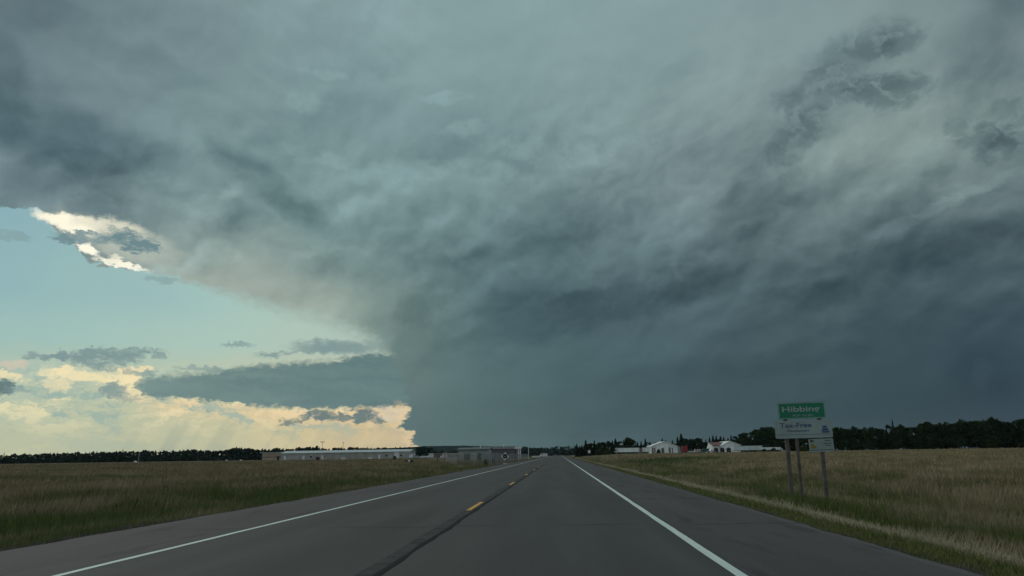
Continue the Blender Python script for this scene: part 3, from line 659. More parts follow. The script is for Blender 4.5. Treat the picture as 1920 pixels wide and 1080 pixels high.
# lower shrubs
def shrub(px, top, base_py, wpx, Y, label, group=None):
    p = at(px, base_py, Y); g = Hz(p.x, Y); h = max(.5, at(px, top, Y).z-g); r = wpx/F*Y/2
    rs = np.random.default_rng(int(px)); n = 520; d = rs.normal(size=(n, 3)); d /= np.linalg.norm(d, axis=1)[:, None]
    c = d*(rs.random((n, 1))**.4)*(.8+.25*np.sin(d[:, :1]*7+d[:, 1:2]*5)); c[:, 2] = np.abs(c[:, 2]); c *= np.array([r, r, h*.95])
    o = bpy.data.objects.new('shrub', None); bpy.data.objects.remove(o)
    e = empty('shrub', (p.x, Y, g), label, 'shrub', group)
    f = bpy.data.objects.new('foliage', leafmesh('foliage', cards(c, .09*max(r, h), rs), SHRB)); COL.objects.link(f); f.parent = e
    mb = MB()
    for k in range(5):
        a = k*1.3; mb.tube([(0, 0, -.05), (r*.3*math.cos(a), r*.3*math.sin(a), h*.4), (r*.5*math.cos(a), r*.5*math.sin(a), h*.75)], [.05, .03, .01], 5)
    mb.build('stem', BARK, e); return e
shrub(1127, 840, 851, 22, 470, 'wide dark shrub clump between the small white sign and the semi truck')
shrub(1140, 843, 851, 14, 480, 'smaller dark shrub beside the wide clump left of the semi truck')
shrub(1235, 841, 849, 7, 495, 'dark bush in front of the left half of the white gabled barn')
shrub(1433, 841, 848, 9, 500, 'dark bush at the left end of the short white trailer')
shrub(1451, 839, 848, 12, 498, 'larger dark bush in front of the short white trailer')
shrub(1414, 842, 848, 5, 500, 'small bush in front of the long white trailer')
shrub(1506, 834, 850, 17, 300, 'pale-topped dark bush seen below the white advert board')
shrub(911, 860, 866, 6, 140, 'small dark bush left of the diamond sign along the fence foot')
shrub(925, 860, 866, 6, 145, 'small dark bush nearest the diamond sign on its left')

def wood(name, label, profile, Y, dY, step, per=150, m=FARL, rows=2):
    allV = []; rs = np.random.default_rng(int(Y)+int(profile[0][0]))
    x0, x1 = profile[0][0], profile[-1][0]
    for r_ in range(rows):
        x = x0
        while x < x1:
            YY = Y + r_*dY + rs.uniform(-.3, .3)*dY; p = at(x, 850, YY); g = Hz(p.x, YY)
            h = max(2., at(x, prof_at(profile, x)+rs.uniform(-1.2, 2.2)+(0 if r_ == 0 else -.3), YY).z-g)
            if rs.random() < .22: V = spruce_cards(rs.integers(1e6), per, .05, .22)
            else: V, _ = decid_cards(rs.integers(1e6), per, .062, .45, .0)
            V = V.copy(); V[..., :2] *= h*1.15; V[..., 2] *= h
            low = cards(np.stack([rs.uniform(-.6, .6, 40)*h, rs.uniform(-.3, .3, 40)*h, rs.uniform(0, .45, 40)*h], -1), .11*h, rs)
            V = np.concatenate([V, low])
            V += np.array([p.x, YY, g]); allV.append(V); x += step*rs.uniform(.6, 1.3)
    o = bpy.data.objects.new(name, leafmesh(name, np.concatenate(allV), m)); COL.objects.link(o)
    return tag(o, label, 'wood', kind='stuff')
wood('far_wood', 'dark far-off wood along the left horizon beyond the airfield', [(-80,856),(0,853),(60,851),(110,849),(180,848),(240,847),(280,845),(330,846),(360,843),(400,846),(440,839),(480,841),(500,843),(515,840),(530,842),(560,839),(575,839),(590,837),(597,838),(612,841),(640,840),(680,839),(730,840),(790,838),(812,838)], 640, 30, 7)
wood('far_wood', 'blue-green far wood at the end of the road behind the crest', [(972,842),(985,838),(1000,840),(1020,840),(1040,838),(1060,838),(1085,837),(1100,836)], 1150, 60, 6, 120)
wood('far_wood', 'dark wood behind the parked vehicles right of the storage building', [(772,846),(800,845),(840,846),(862,847),(990,846)], 560, 12, 3.2, 110)
tree(230, 842, 630, 's', 'lone thin tree spike standing above the left far wood', 'tree', fat=.7)
tree(804, 842, 500, 's', 'dark cone-shaped tree behind the parked white vehicles', 'tree', fat=1.6)
for px, ty in ((8,848),(108,847),(160,847)):
    tree(px, ty, 632, 's', 'thin spire barely topping the left far wood near the left edge', 'tree', 'spires topping the left far wood', fat=.6)
# ridge on the horizon
mb = MB(); pr = [(700,841),(760,839),(795,836.5),(830,836),(870,835.5),(910,836.5),(960,838),(1010,840),(1060,843),(1100,845)]
HY = 3400; n = 60; hx = np.linspace(700, 1100, n); rows = []
for j, t in enumerate((0, .35, .7, 1.)):
    for i in range(n):
        ty = prof_at(pr, hx[i])+.5*mnoise.noise((hx[i]*.13, 0, 0)); p = at(hx[i], ty, HY); g = -2
        mb.v.append((p.x, HY-500*(1-t), g+(p.z-g)*ss(t)))
mb.f = [(j*n+i, j*n+i+1, (j+1)*n+i+1, (j+1)*n+i) for j in range(3) for i in range(n-1)]
k = len(mb.v)
for i in range(n): v = mb.v[3*n+i]; mb.v.append((v[0], HY+500, -2))
mb.f += [(3*n+i, 3*n+i+1, k+i+1, k+i) for i in range(n-1)]
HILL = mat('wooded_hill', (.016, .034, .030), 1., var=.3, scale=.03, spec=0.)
mb.build('hills', HILL, smooth=True)['kind'] = 'structure'

# ------------------------------------------------------------------ roadside signs (Y = 25 m)
SY = 25.0
def quad_at(pts): return [at(px, py, SY) for px, py in pts]
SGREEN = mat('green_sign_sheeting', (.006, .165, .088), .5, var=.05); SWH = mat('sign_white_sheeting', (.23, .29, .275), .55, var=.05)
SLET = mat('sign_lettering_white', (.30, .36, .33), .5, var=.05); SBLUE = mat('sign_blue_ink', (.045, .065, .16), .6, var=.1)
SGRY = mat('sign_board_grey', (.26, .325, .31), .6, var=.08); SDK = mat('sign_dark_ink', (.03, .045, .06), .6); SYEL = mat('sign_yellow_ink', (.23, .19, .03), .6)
SBRN = mat('sign_brown_ink', (.09, .06, .035), .6)
STEELP = mat('sign_post_timber', (.105, .10, .09), .9, var=.2, scale=4)
base = at(1512, 930, SY)
sg = empty('town_sign', (base.x, SY, Hz(base.x, SY)), 'green Hibbing town sign above two white boards on three posts in the verge', 'road sign')
def local(p): return (p.x-sg.location.x, p.y-sg.location.y, p.z-sg.location.z)
def panel(name, pts, m, thick, parent, y=0., origin=None):
    """board: four corners (tl, tr, br, bl); returns object whose frame starts at its lower left corner"""
    tl, tr, br, bl = [Vector(local(p)) for p in quad_at(pts)]
    cz = (bl.z+br.z)/2; cx = (bl.x+tl.x)/2; wd = ((br.x-bl.x)+(tr.x-tl.x))/2; ht = ((tl.z-bl.z)+(tr.z-br.z))/2
    rc = .035; poly = []
    for (ax, az_, s0) in ((wd-rc, rc, -90), (wd-rc, ht-rc, 0), (rc, ht-rc, 90), (rc, rc, 180)):
        for q in range(4):
            a = math.radians(s0+q*30); poly.append((ax+rc*math.cos(a), az_+rc*math.sin(a)))
    o = MB().prism(poly, 0, thick).build(name, m, parent, loc=(cx, y, cz))
    o.rotation_euler = (0, -math.atan2((tr.z-tl.z)+(br.z-bl.z), 2*wd)*.55, 0)
    return o, wd, ht
def text(s, size, x, z, m, parent, name='lettering', ext=.0015, bold=.0, width=None, y=-.004):
    cu = bpy.data.curves.new('t', 'FONT'); cu.body = s; cu.size = size; cu.extrude = ext; cu.offset = bold
    ob = bpy.data.objects.new('t', cu); COL.objects.link(ob)
    dg = bpy.context.evaluated_depsgraph_get(); me = bpy.data.meshes.new_from_object(ob.evaluated_get(dg))
    bpy.data.objects.remove(ob)
    xs_ = [v.co.x for v in me.vertices]; w0 = max(xs_)-min(xs_); k = (width/w0) if width else 1
    for v in me.vertices: v.co = Vector(((v.co.x-min(xs_))*k, -v.co.z, v.co.y))
    me.name = name; me.materials.clear(); me.materials.append(m)
    o = bpy.data.objects.new(name, me); COL.objects.link(o); o.parent = parent; o.location = (x, y, z); return o
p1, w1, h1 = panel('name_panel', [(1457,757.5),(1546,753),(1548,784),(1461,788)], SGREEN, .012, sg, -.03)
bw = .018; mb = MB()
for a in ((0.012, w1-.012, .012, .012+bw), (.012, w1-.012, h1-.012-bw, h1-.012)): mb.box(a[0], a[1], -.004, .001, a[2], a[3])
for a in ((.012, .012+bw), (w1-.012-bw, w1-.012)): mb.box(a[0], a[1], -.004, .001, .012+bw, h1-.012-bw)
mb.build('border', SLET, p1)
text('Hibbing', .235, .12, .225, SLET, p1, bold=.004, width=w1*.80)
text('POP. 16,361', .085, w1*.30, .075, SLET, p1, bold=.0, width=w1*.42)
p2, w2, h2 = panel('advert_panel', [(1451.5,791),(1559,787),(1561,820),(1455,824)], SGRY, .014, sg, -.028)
text('Tax-Free', .20, .15, .33, SBLUE, p2, bold=.0025, width=w2*.56)
text('Development', .09, .38, .20, SBLUE, p2, bold=.001, width=w2*.38)
MB().box(.06, w2-.06, -.003, .001, .105, .115).build('rule', SDK, p2)
em = MB(); ex, ez = w2-.33, .15
em.box(ex, ex+.24, -.004, .001, ez, ez+.045); em.box(ex+.02, ex+.20, -.004, .001, ez+.06, ez+.13); em.box(ex+.04, ex+.17, -.004, .001, ez+.145, ez+.21)
em.build('emblem', SBLUE, p2)
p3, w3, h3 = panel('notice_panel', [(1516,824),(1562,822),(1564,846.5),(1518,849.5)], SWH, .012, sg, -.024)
MB().prism([(.05, .15), (.10, .11), (.20, .12), (.23, .17), (.17, .20), (.13, .26), (.06, .25)], -.004, .001).build('picture', SYEL, p3)
MB().prism([(.04, .31), (.14, .30), (.16, .34), (.10, .39), (.05, .38)], -.004, .001).build('picture', SBRN, p3)
for s_, z in (('CALL', .31), ('HIBBING', .235), ('TODAY', .165)):
    pass
mb = MB()
for a, b, z in ((.52, .72, .325), (.47, .74, .245), (.54, .72, .18)): mb.box(a*w3/.80, b*w3/.80, -.003, .001, z, z+.022)
mb.build('lettering', SDK, p3)
MB().box(.03, w3-.03, -.003, .001, .055, .072).build('rule', SDK, p3)
for (tx, ty, bx, by, yo, wd) in ((1472, 760, 1484, 932, 0, .055), (1495, 790, 1500, 918, .05, .04), (1538, 757, 1548, 945, 0, .055)):
    t = Vector(local(at(tx, ty, SY+yo))); b = Vector(local(at(bx, by, SY+yo)))
    mx = (t.x+b.x)/2; gz = Hz(mx+sg.location.x, SY)-sg.location.z-.3
    o = MB().box(mx-wd, mx+wd, yo, yo+.09, gz, t.z+.02).build('post', STEELP, sg, bevel=.006)

# ------------------------------------------------------------------ buildings
WARE = corrugated('warehouse_wall', (.33, .33, .285), .5); WROOF = corrugated('pale_metal_roof', (.45, .50, .48), .5)
TANW = corrugated('tan_annex_wall', (.34, .26, .19), .5); BRN = mat('brown_trim', (.10, .065, .05), .7)
def storage():
    Y = 400; a = at(527, 860, Y); b = at(768, 860, Y); g = Hz(a.x, Y)
    e = empty('storage_building', (a.x, Y, g), 'long low grey storage building with pale roof beyond the left field', 'building')
    L = b.x-a.x; D = 16; zt = at(650, 848.3, Y).z-g; zr = at(650, 844.6, Y).z-g
    MB().prismx([(0, -.5), (0, zt), (D/2, zr), (D, zt), (D, -.5)], 0, L).build('wall', WARE, e)
    MB().prismx([(-.5, zt-.10), (-.5, zt+.12), (D/2, zr+.25), (D+.5, zt+.12), (D+.5, zt-.10), (D/2, zr+.03)], -.4, L+.4).build('roof', WROOF, e)
    for px in (534, 569, 605, 711): 
        x = at(px, 860, Y).x-a.x
        d = MB().box(x-.55, x+.55, -.06, .02, 0, 2.15).build('door', WHITE, e)
        MB().box(x+.35, x+.42, -.12, -.061, .95, 1.1).build('handle', DARK, d)
    for px in (583, 606.5, 724, 752):
        x = at(px, 858, Y).x-a.x
        w_ = MB().box(x-.5, x+.5, -.05, .02, 1.0, 2.0).build('window', GLASS, e)
        MB().box(x-.6, x+.6, -.09, -.051, .88, 1.0).build('sill', WHITE, w_)
    x = at(748, 858, Y).x-a.x
    MB().box(x-2.4, x+.1, -.07, .02, 0, 3.2).build('roller_door', WHITE, e)
    mb = MB()
    for i in range(1, 12): mb.box(L*i/12-.06, L*i/12+.06, -.14, -.01, 0, zt-.1)
    mb.build('downpipe', GREY, e)
    p = at(490, 862, Y); L2 = a.x-p.x-.4
    e2 = empty('annex_building', (p.x, Y+1, g), 'small brownish flat-roofed annex at the left end of the storage building', 'building')
    z2 = at(510, 849.5, Y).z-g
    MB().box(0, L2, 0, 12, -.5, z2).build('wall', TANW, e2)
    MB().box(-.4, L2-.1, -.5, 12.4, z2, z2+.3).build('roof', WROOF, e2)
    MB().box(0, L2, -.05, -.003, z2*.42, z2*.50).build('trim_band', BRN, e2)
    d = MB().box(L2-2.2, L2-.9, -.07, .02, 0, 2.2).build('door', DARK, e2)
    MB().box(L2-1.15, L2-1.08, -.12, -.071, .95, 1.1).build('handle', GREY, d)
storage()
def mast(px, top, Y, label, tee=True):
    p = at(px, 850, Y); g = Hz(p.x, Y); h = at(px, top, Y).z-g
    e = empty('light_mast' if tee else 'mast', (p.x, Y, g), label, 'mast')
    MB().tube([(0, 0, -.2), (0, 0, h)], [.16, .09], 8).build('pole', GREY, e)
    if tee:
        MB().box(-1.1, 1.1, -.08, .08, h-.15, h).build('crossarm', GREY, e)
        for s_ in (-1, 0, 1): MB().box(s_*.85-.28, s_*.85+.28, -.35, -.081, h-.45, h-.05, .06, .0).build('lamp_head', DARK, e)
    else:
        MB().box(-.3, .3, -.2, .2, h-.9, h-.6).build('beacon', GREY, e)
mast(604, 828, 440, 'tall T-shaped floodlight mast rising behind the grey storage building')
mast(643, 828, 445, 'thin plain mast behind the storage building, right of the floodlight mast', False)
mast(261, 849, 345, 'thin pale mast beside the small white dome on the airfield', False)

SHEDW = corrugated('pale_shed_wall', (.26, .29, .26), .4); BROOF = corrugated('brown_roof', (.055, .043, .043), .5, 'x')
def low_building(name, label, x0, x1, ytop, yeave, Y, D, wall, roof, doors=()):
    a, b = at(x0, 850, Y), at(x1, 850, Y); g = min(Hz(a.x, Y), Hz(b.x, Y)); L = b.x-a.x; xm = (x0+x1)/2
    e = empty(name, (a.x, Y, g), label, 'building')
    ze = at(xm, yeave, Y).z-g; zr = at(xm, ytop, Y).z-g
    MB().prismx([(0, -.5), (0, ze), (D/2, zr-.1), (D, ze), (D, -.5)], 0, L).build('wall', wall, e)
    MB().prismx([(-.4, ze), (-.4, ze+.15), (D/2, zr+.1), (D+.4, ze+.15), (D+.4, ze), (D/2, zr-.06)], -.3, L+.3).build('roof', roof, e)
    for px, wd, ht, m in doors:
        x = at(px, 850, Y).x-a.x; MB().box(x-wd/2, x+wd/2, -.06, .02, 0.05, ht).build('door', m, e)
    mb = MB(); mb.tube([(L*.7, D*.3, ze), (L*.7, D*.3, zr+.7)], .15, 8); mb.build('vent', WHITE, e)
    return e
low_building('hangar', 'pale grey low building behind the chain-link fence', 859, 916, 839.5, 843.5, 205, 10, SHEDW, corrugated('grey_roof', (.10, .105, .10), .5), ((876, 1.6, 2.1, DARK), (898, 1.0, 2.1, DARK)))
low_building('long_building', 'long dark brown-roofed building behind the pale fenced building', 884, 968, 837, 843, 300, 18, mat('brown_wall', (.13, .125, .12)), BROOF, ((948, 2.5, 2.4, DARK),))
def tower():
    Y = 285; p = at(965, 849, Y); g = Hz(p.x, Y); e = empty('white_tank_tower', (p.x, Y, g), 'white block with two upright white columns at the right end of the brown-roofed building', 'tank')
    z = at(970, 837.5, Y).z-g; z1 = at(970, 842, Y).z-g
    MB().box(0, 2.4, .2, 2, z1, z).build('tank', WHITE, e, .08)
    for x in (1.35, 2.0): MB().tube([(x, .9, -.2), (x, .9, z1-.005)], .24, 12).build('column', WHITE, e)
    MB().box(.1, .4, .8, 1.2, -.2, z1-.005).build('support', DARK, e)
tower()
def pole(px, top, bot, Y, m, label, r=.09, cat='post', name='wooden_post', cap=None):
    p = at(px, bot, Y); g = Hz(p.x, Y); h = at(px, top, Y).z-g
    e = empty(name, (p.x, Y, g), label, cat)
    MB().tube([(0, 0, -.3), (0, 0, h)], [r, r*.85], 8).build('shaft', m, e)
    MB().box(-r*1.3, r*1.3, -r*1.3, r*1.3, h, h+.06).build('cap', cap or m, e); return e
pole(820, 849, 868, 140, BRN, 'reddish brown upright post in the field left of the chain-link fence', .10)
pole(834, 852, 868, 143, WOOD, 'grey wooden post between the brown post and the chain-link fence', .08)
pole(919, 842, 867, 132, GREY, 'thin pale steel pole in the middle of the fence line', .05, 'pole', 'steel_pole')
pole(991, 837, 849, 300, WHITE, 'thin white pole right of the fence end near the road', .10, 'pole', 'steel_pole')

# chain-link fence
def chain():
    m = bpy.data.materials.new('chain_link'); m.use_nodes = True; n = N(m.node_tree); b = m.node_tree.nodes['Principled BSDF']
    tcn = n.n.new('ShaderNodeTexCoord'); x, y, z = n.xyz(tcn.outputs['Object'])
    u = n.m('ADD', y, x)
    a = n.m('PINGPONG', n.m('MULTIPLY', n.m('ADD', u, z), .7071), .045); c = n.m('PINGPONG', n.m('MULTIPLY', n.m('SUBTRACT', u, z), .7071), .045)
    wire = n.m('LESS_THAN', n.m('MINIMUM', a, c), .0065)
    n.put(b.inputs['Base Color'], (.13, .145, .145)); b.inputs['Metallic'].default_value = .3; b.inputs['Roughness'].default_value = .5
    n.put(b.inputs['Alpha'], wire); return m
CH = chain()
def fence(pts, h, label):
    o3 = pts[0]; e = empty('chain_link_fence', (o3[0], o3[1], Hz(*o3)), label, 'fence')
    ox, oy, oz = e.location
    P_ = []
    for (x0, y0), (x1, y1) in zip(pts, pts[1:]):
        L = math.hypot(x1-x0, y1-y0); k = max(1, round(L/3.0))
        P_ += [(x0+(x1-x0)*i/k, y0+(y1-y0)*i/k) for i in range(k)]
    P_.append(pts[-1]); G = [(x-ox, y-oy, Hz(x, y)-oz) for x, y in P_]
    mb = MB()
    for i in range(len(G)-1):
        a, b = G[i], G[i+1]
        mb.add([(a[0], a[1], a[2]+.03), (b[0], b[1], b[2]+.03), (b[0], b[1], b[2]+h), (a[0], a[1], a[2]+h)], [(0, 1, 2, 3)])
    mb.build('mesh', CH, e)
    mb = MB()
    mb.tube([(p[0], p[1], p[2]+h) for p in G], .022, 5); mb.build('top_rail', GREY, e)
    for p in G: MB().tube([(p[0], p[1]+.04, p[2]-.2), (p[0], p[1]+.04, p[2]+h+.08)], .035, 6).build('post', GREY, e)
    return e
f0 = at(846, 868, 150); f1 = at(860, 869, 130); f2 = at(998, 858, 300)
fence([(f0.x-4, 168), (f1.x, 128), (f1.x+5.3, 131)], 1.9, 'grey chain-link fence turning the corner nearest the camera')
fence([(f1.x+5.4, 131.1), (-11.5, 290)], 1.9, 'long grey chain-link fence running beside the road towards the crest')
fence([(-37, 225), (f1.x-1, 172), (f1.x+3, 236)], 1.9, 'inner grey chain-link fence just in front of the pale low building')

# diamond sign
def diamond():
    Y = 122; p = at(949, 868, Y); g = Hz(p.x, Y); c = at(947, 855.5, Y); cz = c.z-g; dx_ = c.x-p.x; r = .62
    e = empty('diamond_sign', (p.x, Y, g), 'white diamond sign with black symbol leaning at the left roadside', 'road sign')
    o = MB().prism([(0, -r), (r, 0), (0, r), (-r, 0)], -.01, .01).build('board', mat('diamond_white', (.62, .66, .63), .6), e, loc=(dx_, -.06, cz)); o.rotation_euler.y = .09
    pts = []
    for q in range(16):
        a = q/16*6.283; k = .35*(1+.14*abs(math.sin(2*a))); pts.append((k*math.cos(a), k*math.sin(a)))
    MB().prism(pts, -.018, -.011).build('symbol', DARK, o)
    MB().box(-.10, .10, -.024, -.019, -.08, .03).build('symbol_window', GREY, o)
    MB().box(-.05, .05, -.045, .03, -.3, cz+.35).build('post', STEELP, e)
    MB().box(-.45, .35, -.12, -.08, .02, .10).build('foot_plate', WHITE, e)
diamond()
def smallsign():
    Y = 246; p = at(1104.5, 858, Y); g = Hz(p.x, Y)
    a = at(1102.4, 844, Y); b = at(1107, 849.6, Y)
    e = empty('small_road_sign', (p.x, Y, g), 'small white rectangular road sign at the right roadside near the crest', 'road sign')
    MB().box(a.x-p.x, b.x-p.x, -.06, -.04, b.z-g, a.z-g).build('board', WHITE, e, .02)
    MB().box(-.04, .04, -.038, .03, -.2, a.z-g-.05).build('post', STEELP, e)
smallsign()
def marker(px, py, wpx, hpx, Y, m, label, name='marker_box', cat='box', bandm=None, legs=True):
    p = at(px, py, Y); g = Hz(p.x, Y); wd = wpx/F*Y; ht = hpx/F*Y
    e = empty(name, (p.x, Y, g), label, cat); z0 = .12 if legs else 0
    MB().box(-wd/2, wd/2, -wd*.25, wd*.25, z0, z0+ht, wd*.05, wd*.03).build('cabinet', m, e, .02)
    if bandm: MB().box(-wd*.2, wd*.2, -wd*.25-.03, -wd*.25-.003, z0+ht*.3, z0+ht*.9).build('panel', bandm, e)
    for s_ in (-1, 1): MB().box(s_*wd*.38-.05, s_*wd*.38+.05, -.06, .06, -.2, z0-.003).build('foot', DARK, e)
    return e
marker(595.5, 868, 7, 7, 250, mat('dark_red_box', (.05, .035, .045)), 'dark square box on short feet in the field before the storage building', cat='utility box')
marker(740, 868, 6, 7, 245, mat('maroon_box', (.06, .03, .035)), 'dark maroon box near the right end of the storage building', cat='utility box')
marker(643.5, 864, 7, 3, 330, WHITE, 'small white board in front of the middle of the storage building', 'airfield_marker', 'marker')
marker(694.5, 863.5, 7, 3, 330, WHITE, 'second small white board, right of the middle of the storage building', 'airfield_marker', 'marker')
marker(91, 874, 4, 2, 260, DARK, 'low dark airfield box nearest the left edge', 'airfield_marker', 'marker')
marker(186, 872, 3, 1.6, 270, DARK, 'low dark airfield box left of the white dome', 'airfield_marker', 'marker')
marker(401, 866.5, 6, 1.6, 300, DARK, 'low dark airfield box left of the brownish annex', 'airfield_marker', 'marker')
marker(425, 863.5, 4, 2, 420, WHITE, 'tiny pale box on the far airfield left of the annex', 'airfield_marker', 'marker')
marker(452, 863.5, 4, 2, 420, WHITE, 'tiny pale box on the far airfield nearest the annex', 'airfield_marker', 'marker')
marker(803, 874, 3.4, 3.4, 95, BRN, 'small rust-brown stump-like box in the near left grass', 'marker_box', 'marker')
def barrels():
    Y = 155; p = at(767, 869, Y); g = Hz(p.x, Y)
    e = empty('field_equipment', (p.x, Y, g), 'low black and white equipment lying in the grass right of the storage building', 'equipment')
    for x in (-.62, -.3, .35, .62): MB().tube([(x, -.25, .28), (x, .25, .28)], .28, 14).build('wheel', TYRE, e)
    MB().box(-.2, .24, -.3, .3, .2, .62, .04, .04).build('tank', WHITE, e, .03)
    MB().box(-.75, .8, -.06, .06, .22, .30).build('beam', DARK, e)
    MB().box(.78, .9, -.12, .12, .25, .5).build('coupling', WHITE, e)
barrels()
def dome():
    Y = 340; p = at(254, 866, Y); g = Hz(p.x, Y); e = empty('white_dome', (p.x, Y, g), 'small white dome on a pale slab on the airfield', 'dome'); mb = MB(); r = .75
    rings = [(r*math.cos(t), r*.9*math.sin(t)+.25) for t in np.linspace(0, 1.5, 6)]
    for q, z in rings:
        for j in range(14): a = j/14*6.283; mb.v.append((q*math.cos(a), q*math.sin(a), z))
    mb.f = [(i*14+j, i*14+(j+1) % 14, (i+1)*14+(j+1) % 14, (i+1)*14+j) for i in range(5) for j in range(14)]+[tuple(70+j for j in range(14))]
    mb.build('shell', WHITE, e, smooth=True); MB().tube([(0, 0, -.1), (0, 0, .25)], .8, 14).build('plinth', GREY, e)
dome()

# ------------------------------------------------------------------ farm yard on the right (Y about 510 m)
BARNW = corrugated('white_barn_wall', (.78, .82, .78), .6); BARNR = corrugated('white_barn_roof', (.82, .86, .82), .6, 'y')
DOORB = mat('brown_door', (.20, .17, .15)); REDR = mat('dull_red_roof', (.17, .075, .065), .7, var=.15)
def barn(name, label, x0, x1, peak, yl, yr, Y, D, wall, roof, xp, lean=None):
    a, b, c = at(x0, yl, Y), at(x1, yr, Y), at(xp, peak, Y); g = Hz(c.x, Y)
    e = empty(name, (c.x, Y, g), label, 'building')
    X0, X1 = a.x-c.x, b.x-c.x; zl, zr, zp = a.z-g, b.z-g, c.z-g
    MB().prism([(X0, -.5), (X1, -.5), (X1, zr), (0, zp), (X0, zl)], 0, D).build('wall', wall, e)
    r = MB()
    for (xa, za), sgn in (((X0, zl), -1), ((X1, zr), 1)):
        k = (za-zp)/(xa); ex_ = xa+sgn*.5; ez_ = zp+k*ex_
        r.prism([(0, zp), (0, zp+.28), (ex_, ez_+.22), (ex_, ez_)] if sgn < 0 else [(0, zp), (ex_, ez_), (ex_, ez_+.22), (0, zp+.28)], -.7, D+.5)
    r.build('roof', roof, e)
    return e, g, c
e, g, c = barn('gabled_barn', 'white metal gabled barn beside the semi trailers', 1221, 1270, 828, 837, 836.5, 510, 26, BARNW, BARNR, 1245.5)
for px, wd, ht, m in ((1224, 1.2, 3.6, DOORB), (1228, .9, 3.4, DOORB), (1243, 1.8, 3.2, mat('grey_brown_door', (.14, .13, .12))), (1256, 1.3, 3.6, DOORB), (1261, .8, 3.4, DOORB)):
    x = at(px, 848, 510).x-c.x; MB().box(x-wd/2, x+wd/2, -.08, .02, .05, ht).build('door', m, e)
x = at(1273, 840, 510).x-c.x; zz = at(1273, 837.5, 510).z-g
MB().box(at(1270.4, 840, 510).x-c.x, at(1276, 840, 510).x-c.x, 1, 18, -.4, zz).build('lean_to', mat('lean_to_wall', (.30, .31, .29)), e)
e, g, c = barn('garage', 'white garage with dull red roof and three dark bays', 1351, 1388, 827.5, 836, 834.5, 510, 30, BARNW, BARNR, 1368)
MB().prismx([(2, 0), (2, at(1345, 835.5, 510).z-g), (16, at(1345, 829, 510).z-g), (30, 0)], at(1338, 840, 510).x-c.x, at(1352, 840, 510).x-c.x).build('side_wing', BARNW, e)
MB().prismx([(1.2, at(1345, 836, 510).z-g), (1.2, at(1345, 835.2, 510).z-g), (16, at(1345, 828.3, 510).z-g), (16, at(1345, 829, 510).z-g)], at(1337, 840, 510).x-c.x, at(1366, 840, 510).x-c.x).build('roof', REDR, e)
for px, m in ((1344, DARK), (1354.5, DARK), (1366.5, DARK)):
    x = at(px, 848, 510).x-c.x; y0 = 1.9 if px < 1350 else -.08; wd = 2.7
    b = MB(); hh = 3.0
    b.prism([(x-wd/2, .05), (x+wd/2, .05), (x+wd/2, hh-.7), (x+wd*.3, hh-.15), (x, hh), (x-wd*.3, hh-.15), (x-wd/2, hh-.7)], y0, y0+.09)
    b.build('bay_door', m, e)
TRW = corrugated('trailer_side', (.74, .80, .75), 1.2); TRW2 = corrugated('old_trailer_side', (.56, .65, .62), 1.2)
def wheelset(e, xs_, yw, r=.5, w_=.3):
    for x in xs_:
        for y in (-yw, yw):
            t = MB().tube([(x, y-w_/2, r), (x, y+w_/2, r)], r, 16).build('wheel', TYRE, e)
            MB().tube([(x, y-w_/2-.02, r), (x, y-w_/2-.003, r)], r*.5, 12).build('rim', GREY, t)
def trailer(x0, x1, top, Y, label, m=TRW, wheels='r', group=None):
    a, b = at(x0, 850, Y), at(x1, 850, Y); L = b.x-a.x; g = Hz(a.x, Y); z = at((x0+x1)/2, top, Y).z-g
    e = empty('semi_trailer', (a.x, Y, g), label, 'trailer', group)
    MB().box(0, L, -1.3, 1.3, 1.05, z).build('box', m, e, .04)
    MB().box(.3, L-.3, -.5, .5, .8, 1.045).build('chassis', DARK, e)
    wheelset(e, (L-2.6, L-1.4) if wheels == 'r' else (1.4, 2.6), 1.05)
    for y in (-.8, .8): 
        x = 2.6 if wheels == 'r' else L-2.6
        MB().box(x-.08, x+.08, y-.08, y+.08, 0, .8).build('landing_leg', GREY, e)
    MB().box(L+.003, L+.06, -1.2, 1.2, 1.1, z-.05).build('rear_door', GREY, e)
    return e
trailer(1158, 1198.5, 839.8, 500, 'long white semi trailer hitched behind the white truck cab')
trailer(1205, 1219, 839.3, 506, 'white trailer end showing between the rust-brown container and the barn')
trailer(1376, 1429, 836, 498, 'long weathered white trailer right of the red-roofed garage', TRW2)
trailer(1430.5, 1464, 838.5, 502, 'shorter white trailer partly behind dark bushes, left of the signs', TRW)
def container():
    Y = 503; a, b = at(1199, 850, Y), at(1204.5, 850, Y); g = Hz(a.x, Y); z = at(1202, 840, Y).z-g
    e = empty('shipping_container', (a.x, Y, g), 'rust-brown upright container between the two white trailers', 'container')
    MB().box(0, b.x-a.x, -1.2, 1.2, .05, z).build('body', mat('rust_brown', (.22, .15, .13)), e, .03)
    for k in (.25, .75): MB().box((b.x-a.x)*k-.04, (b.x-a.x)*k+.04, -1.26, -1.203, .2, z-.2).build('lock_rod', GREY, e)
container()
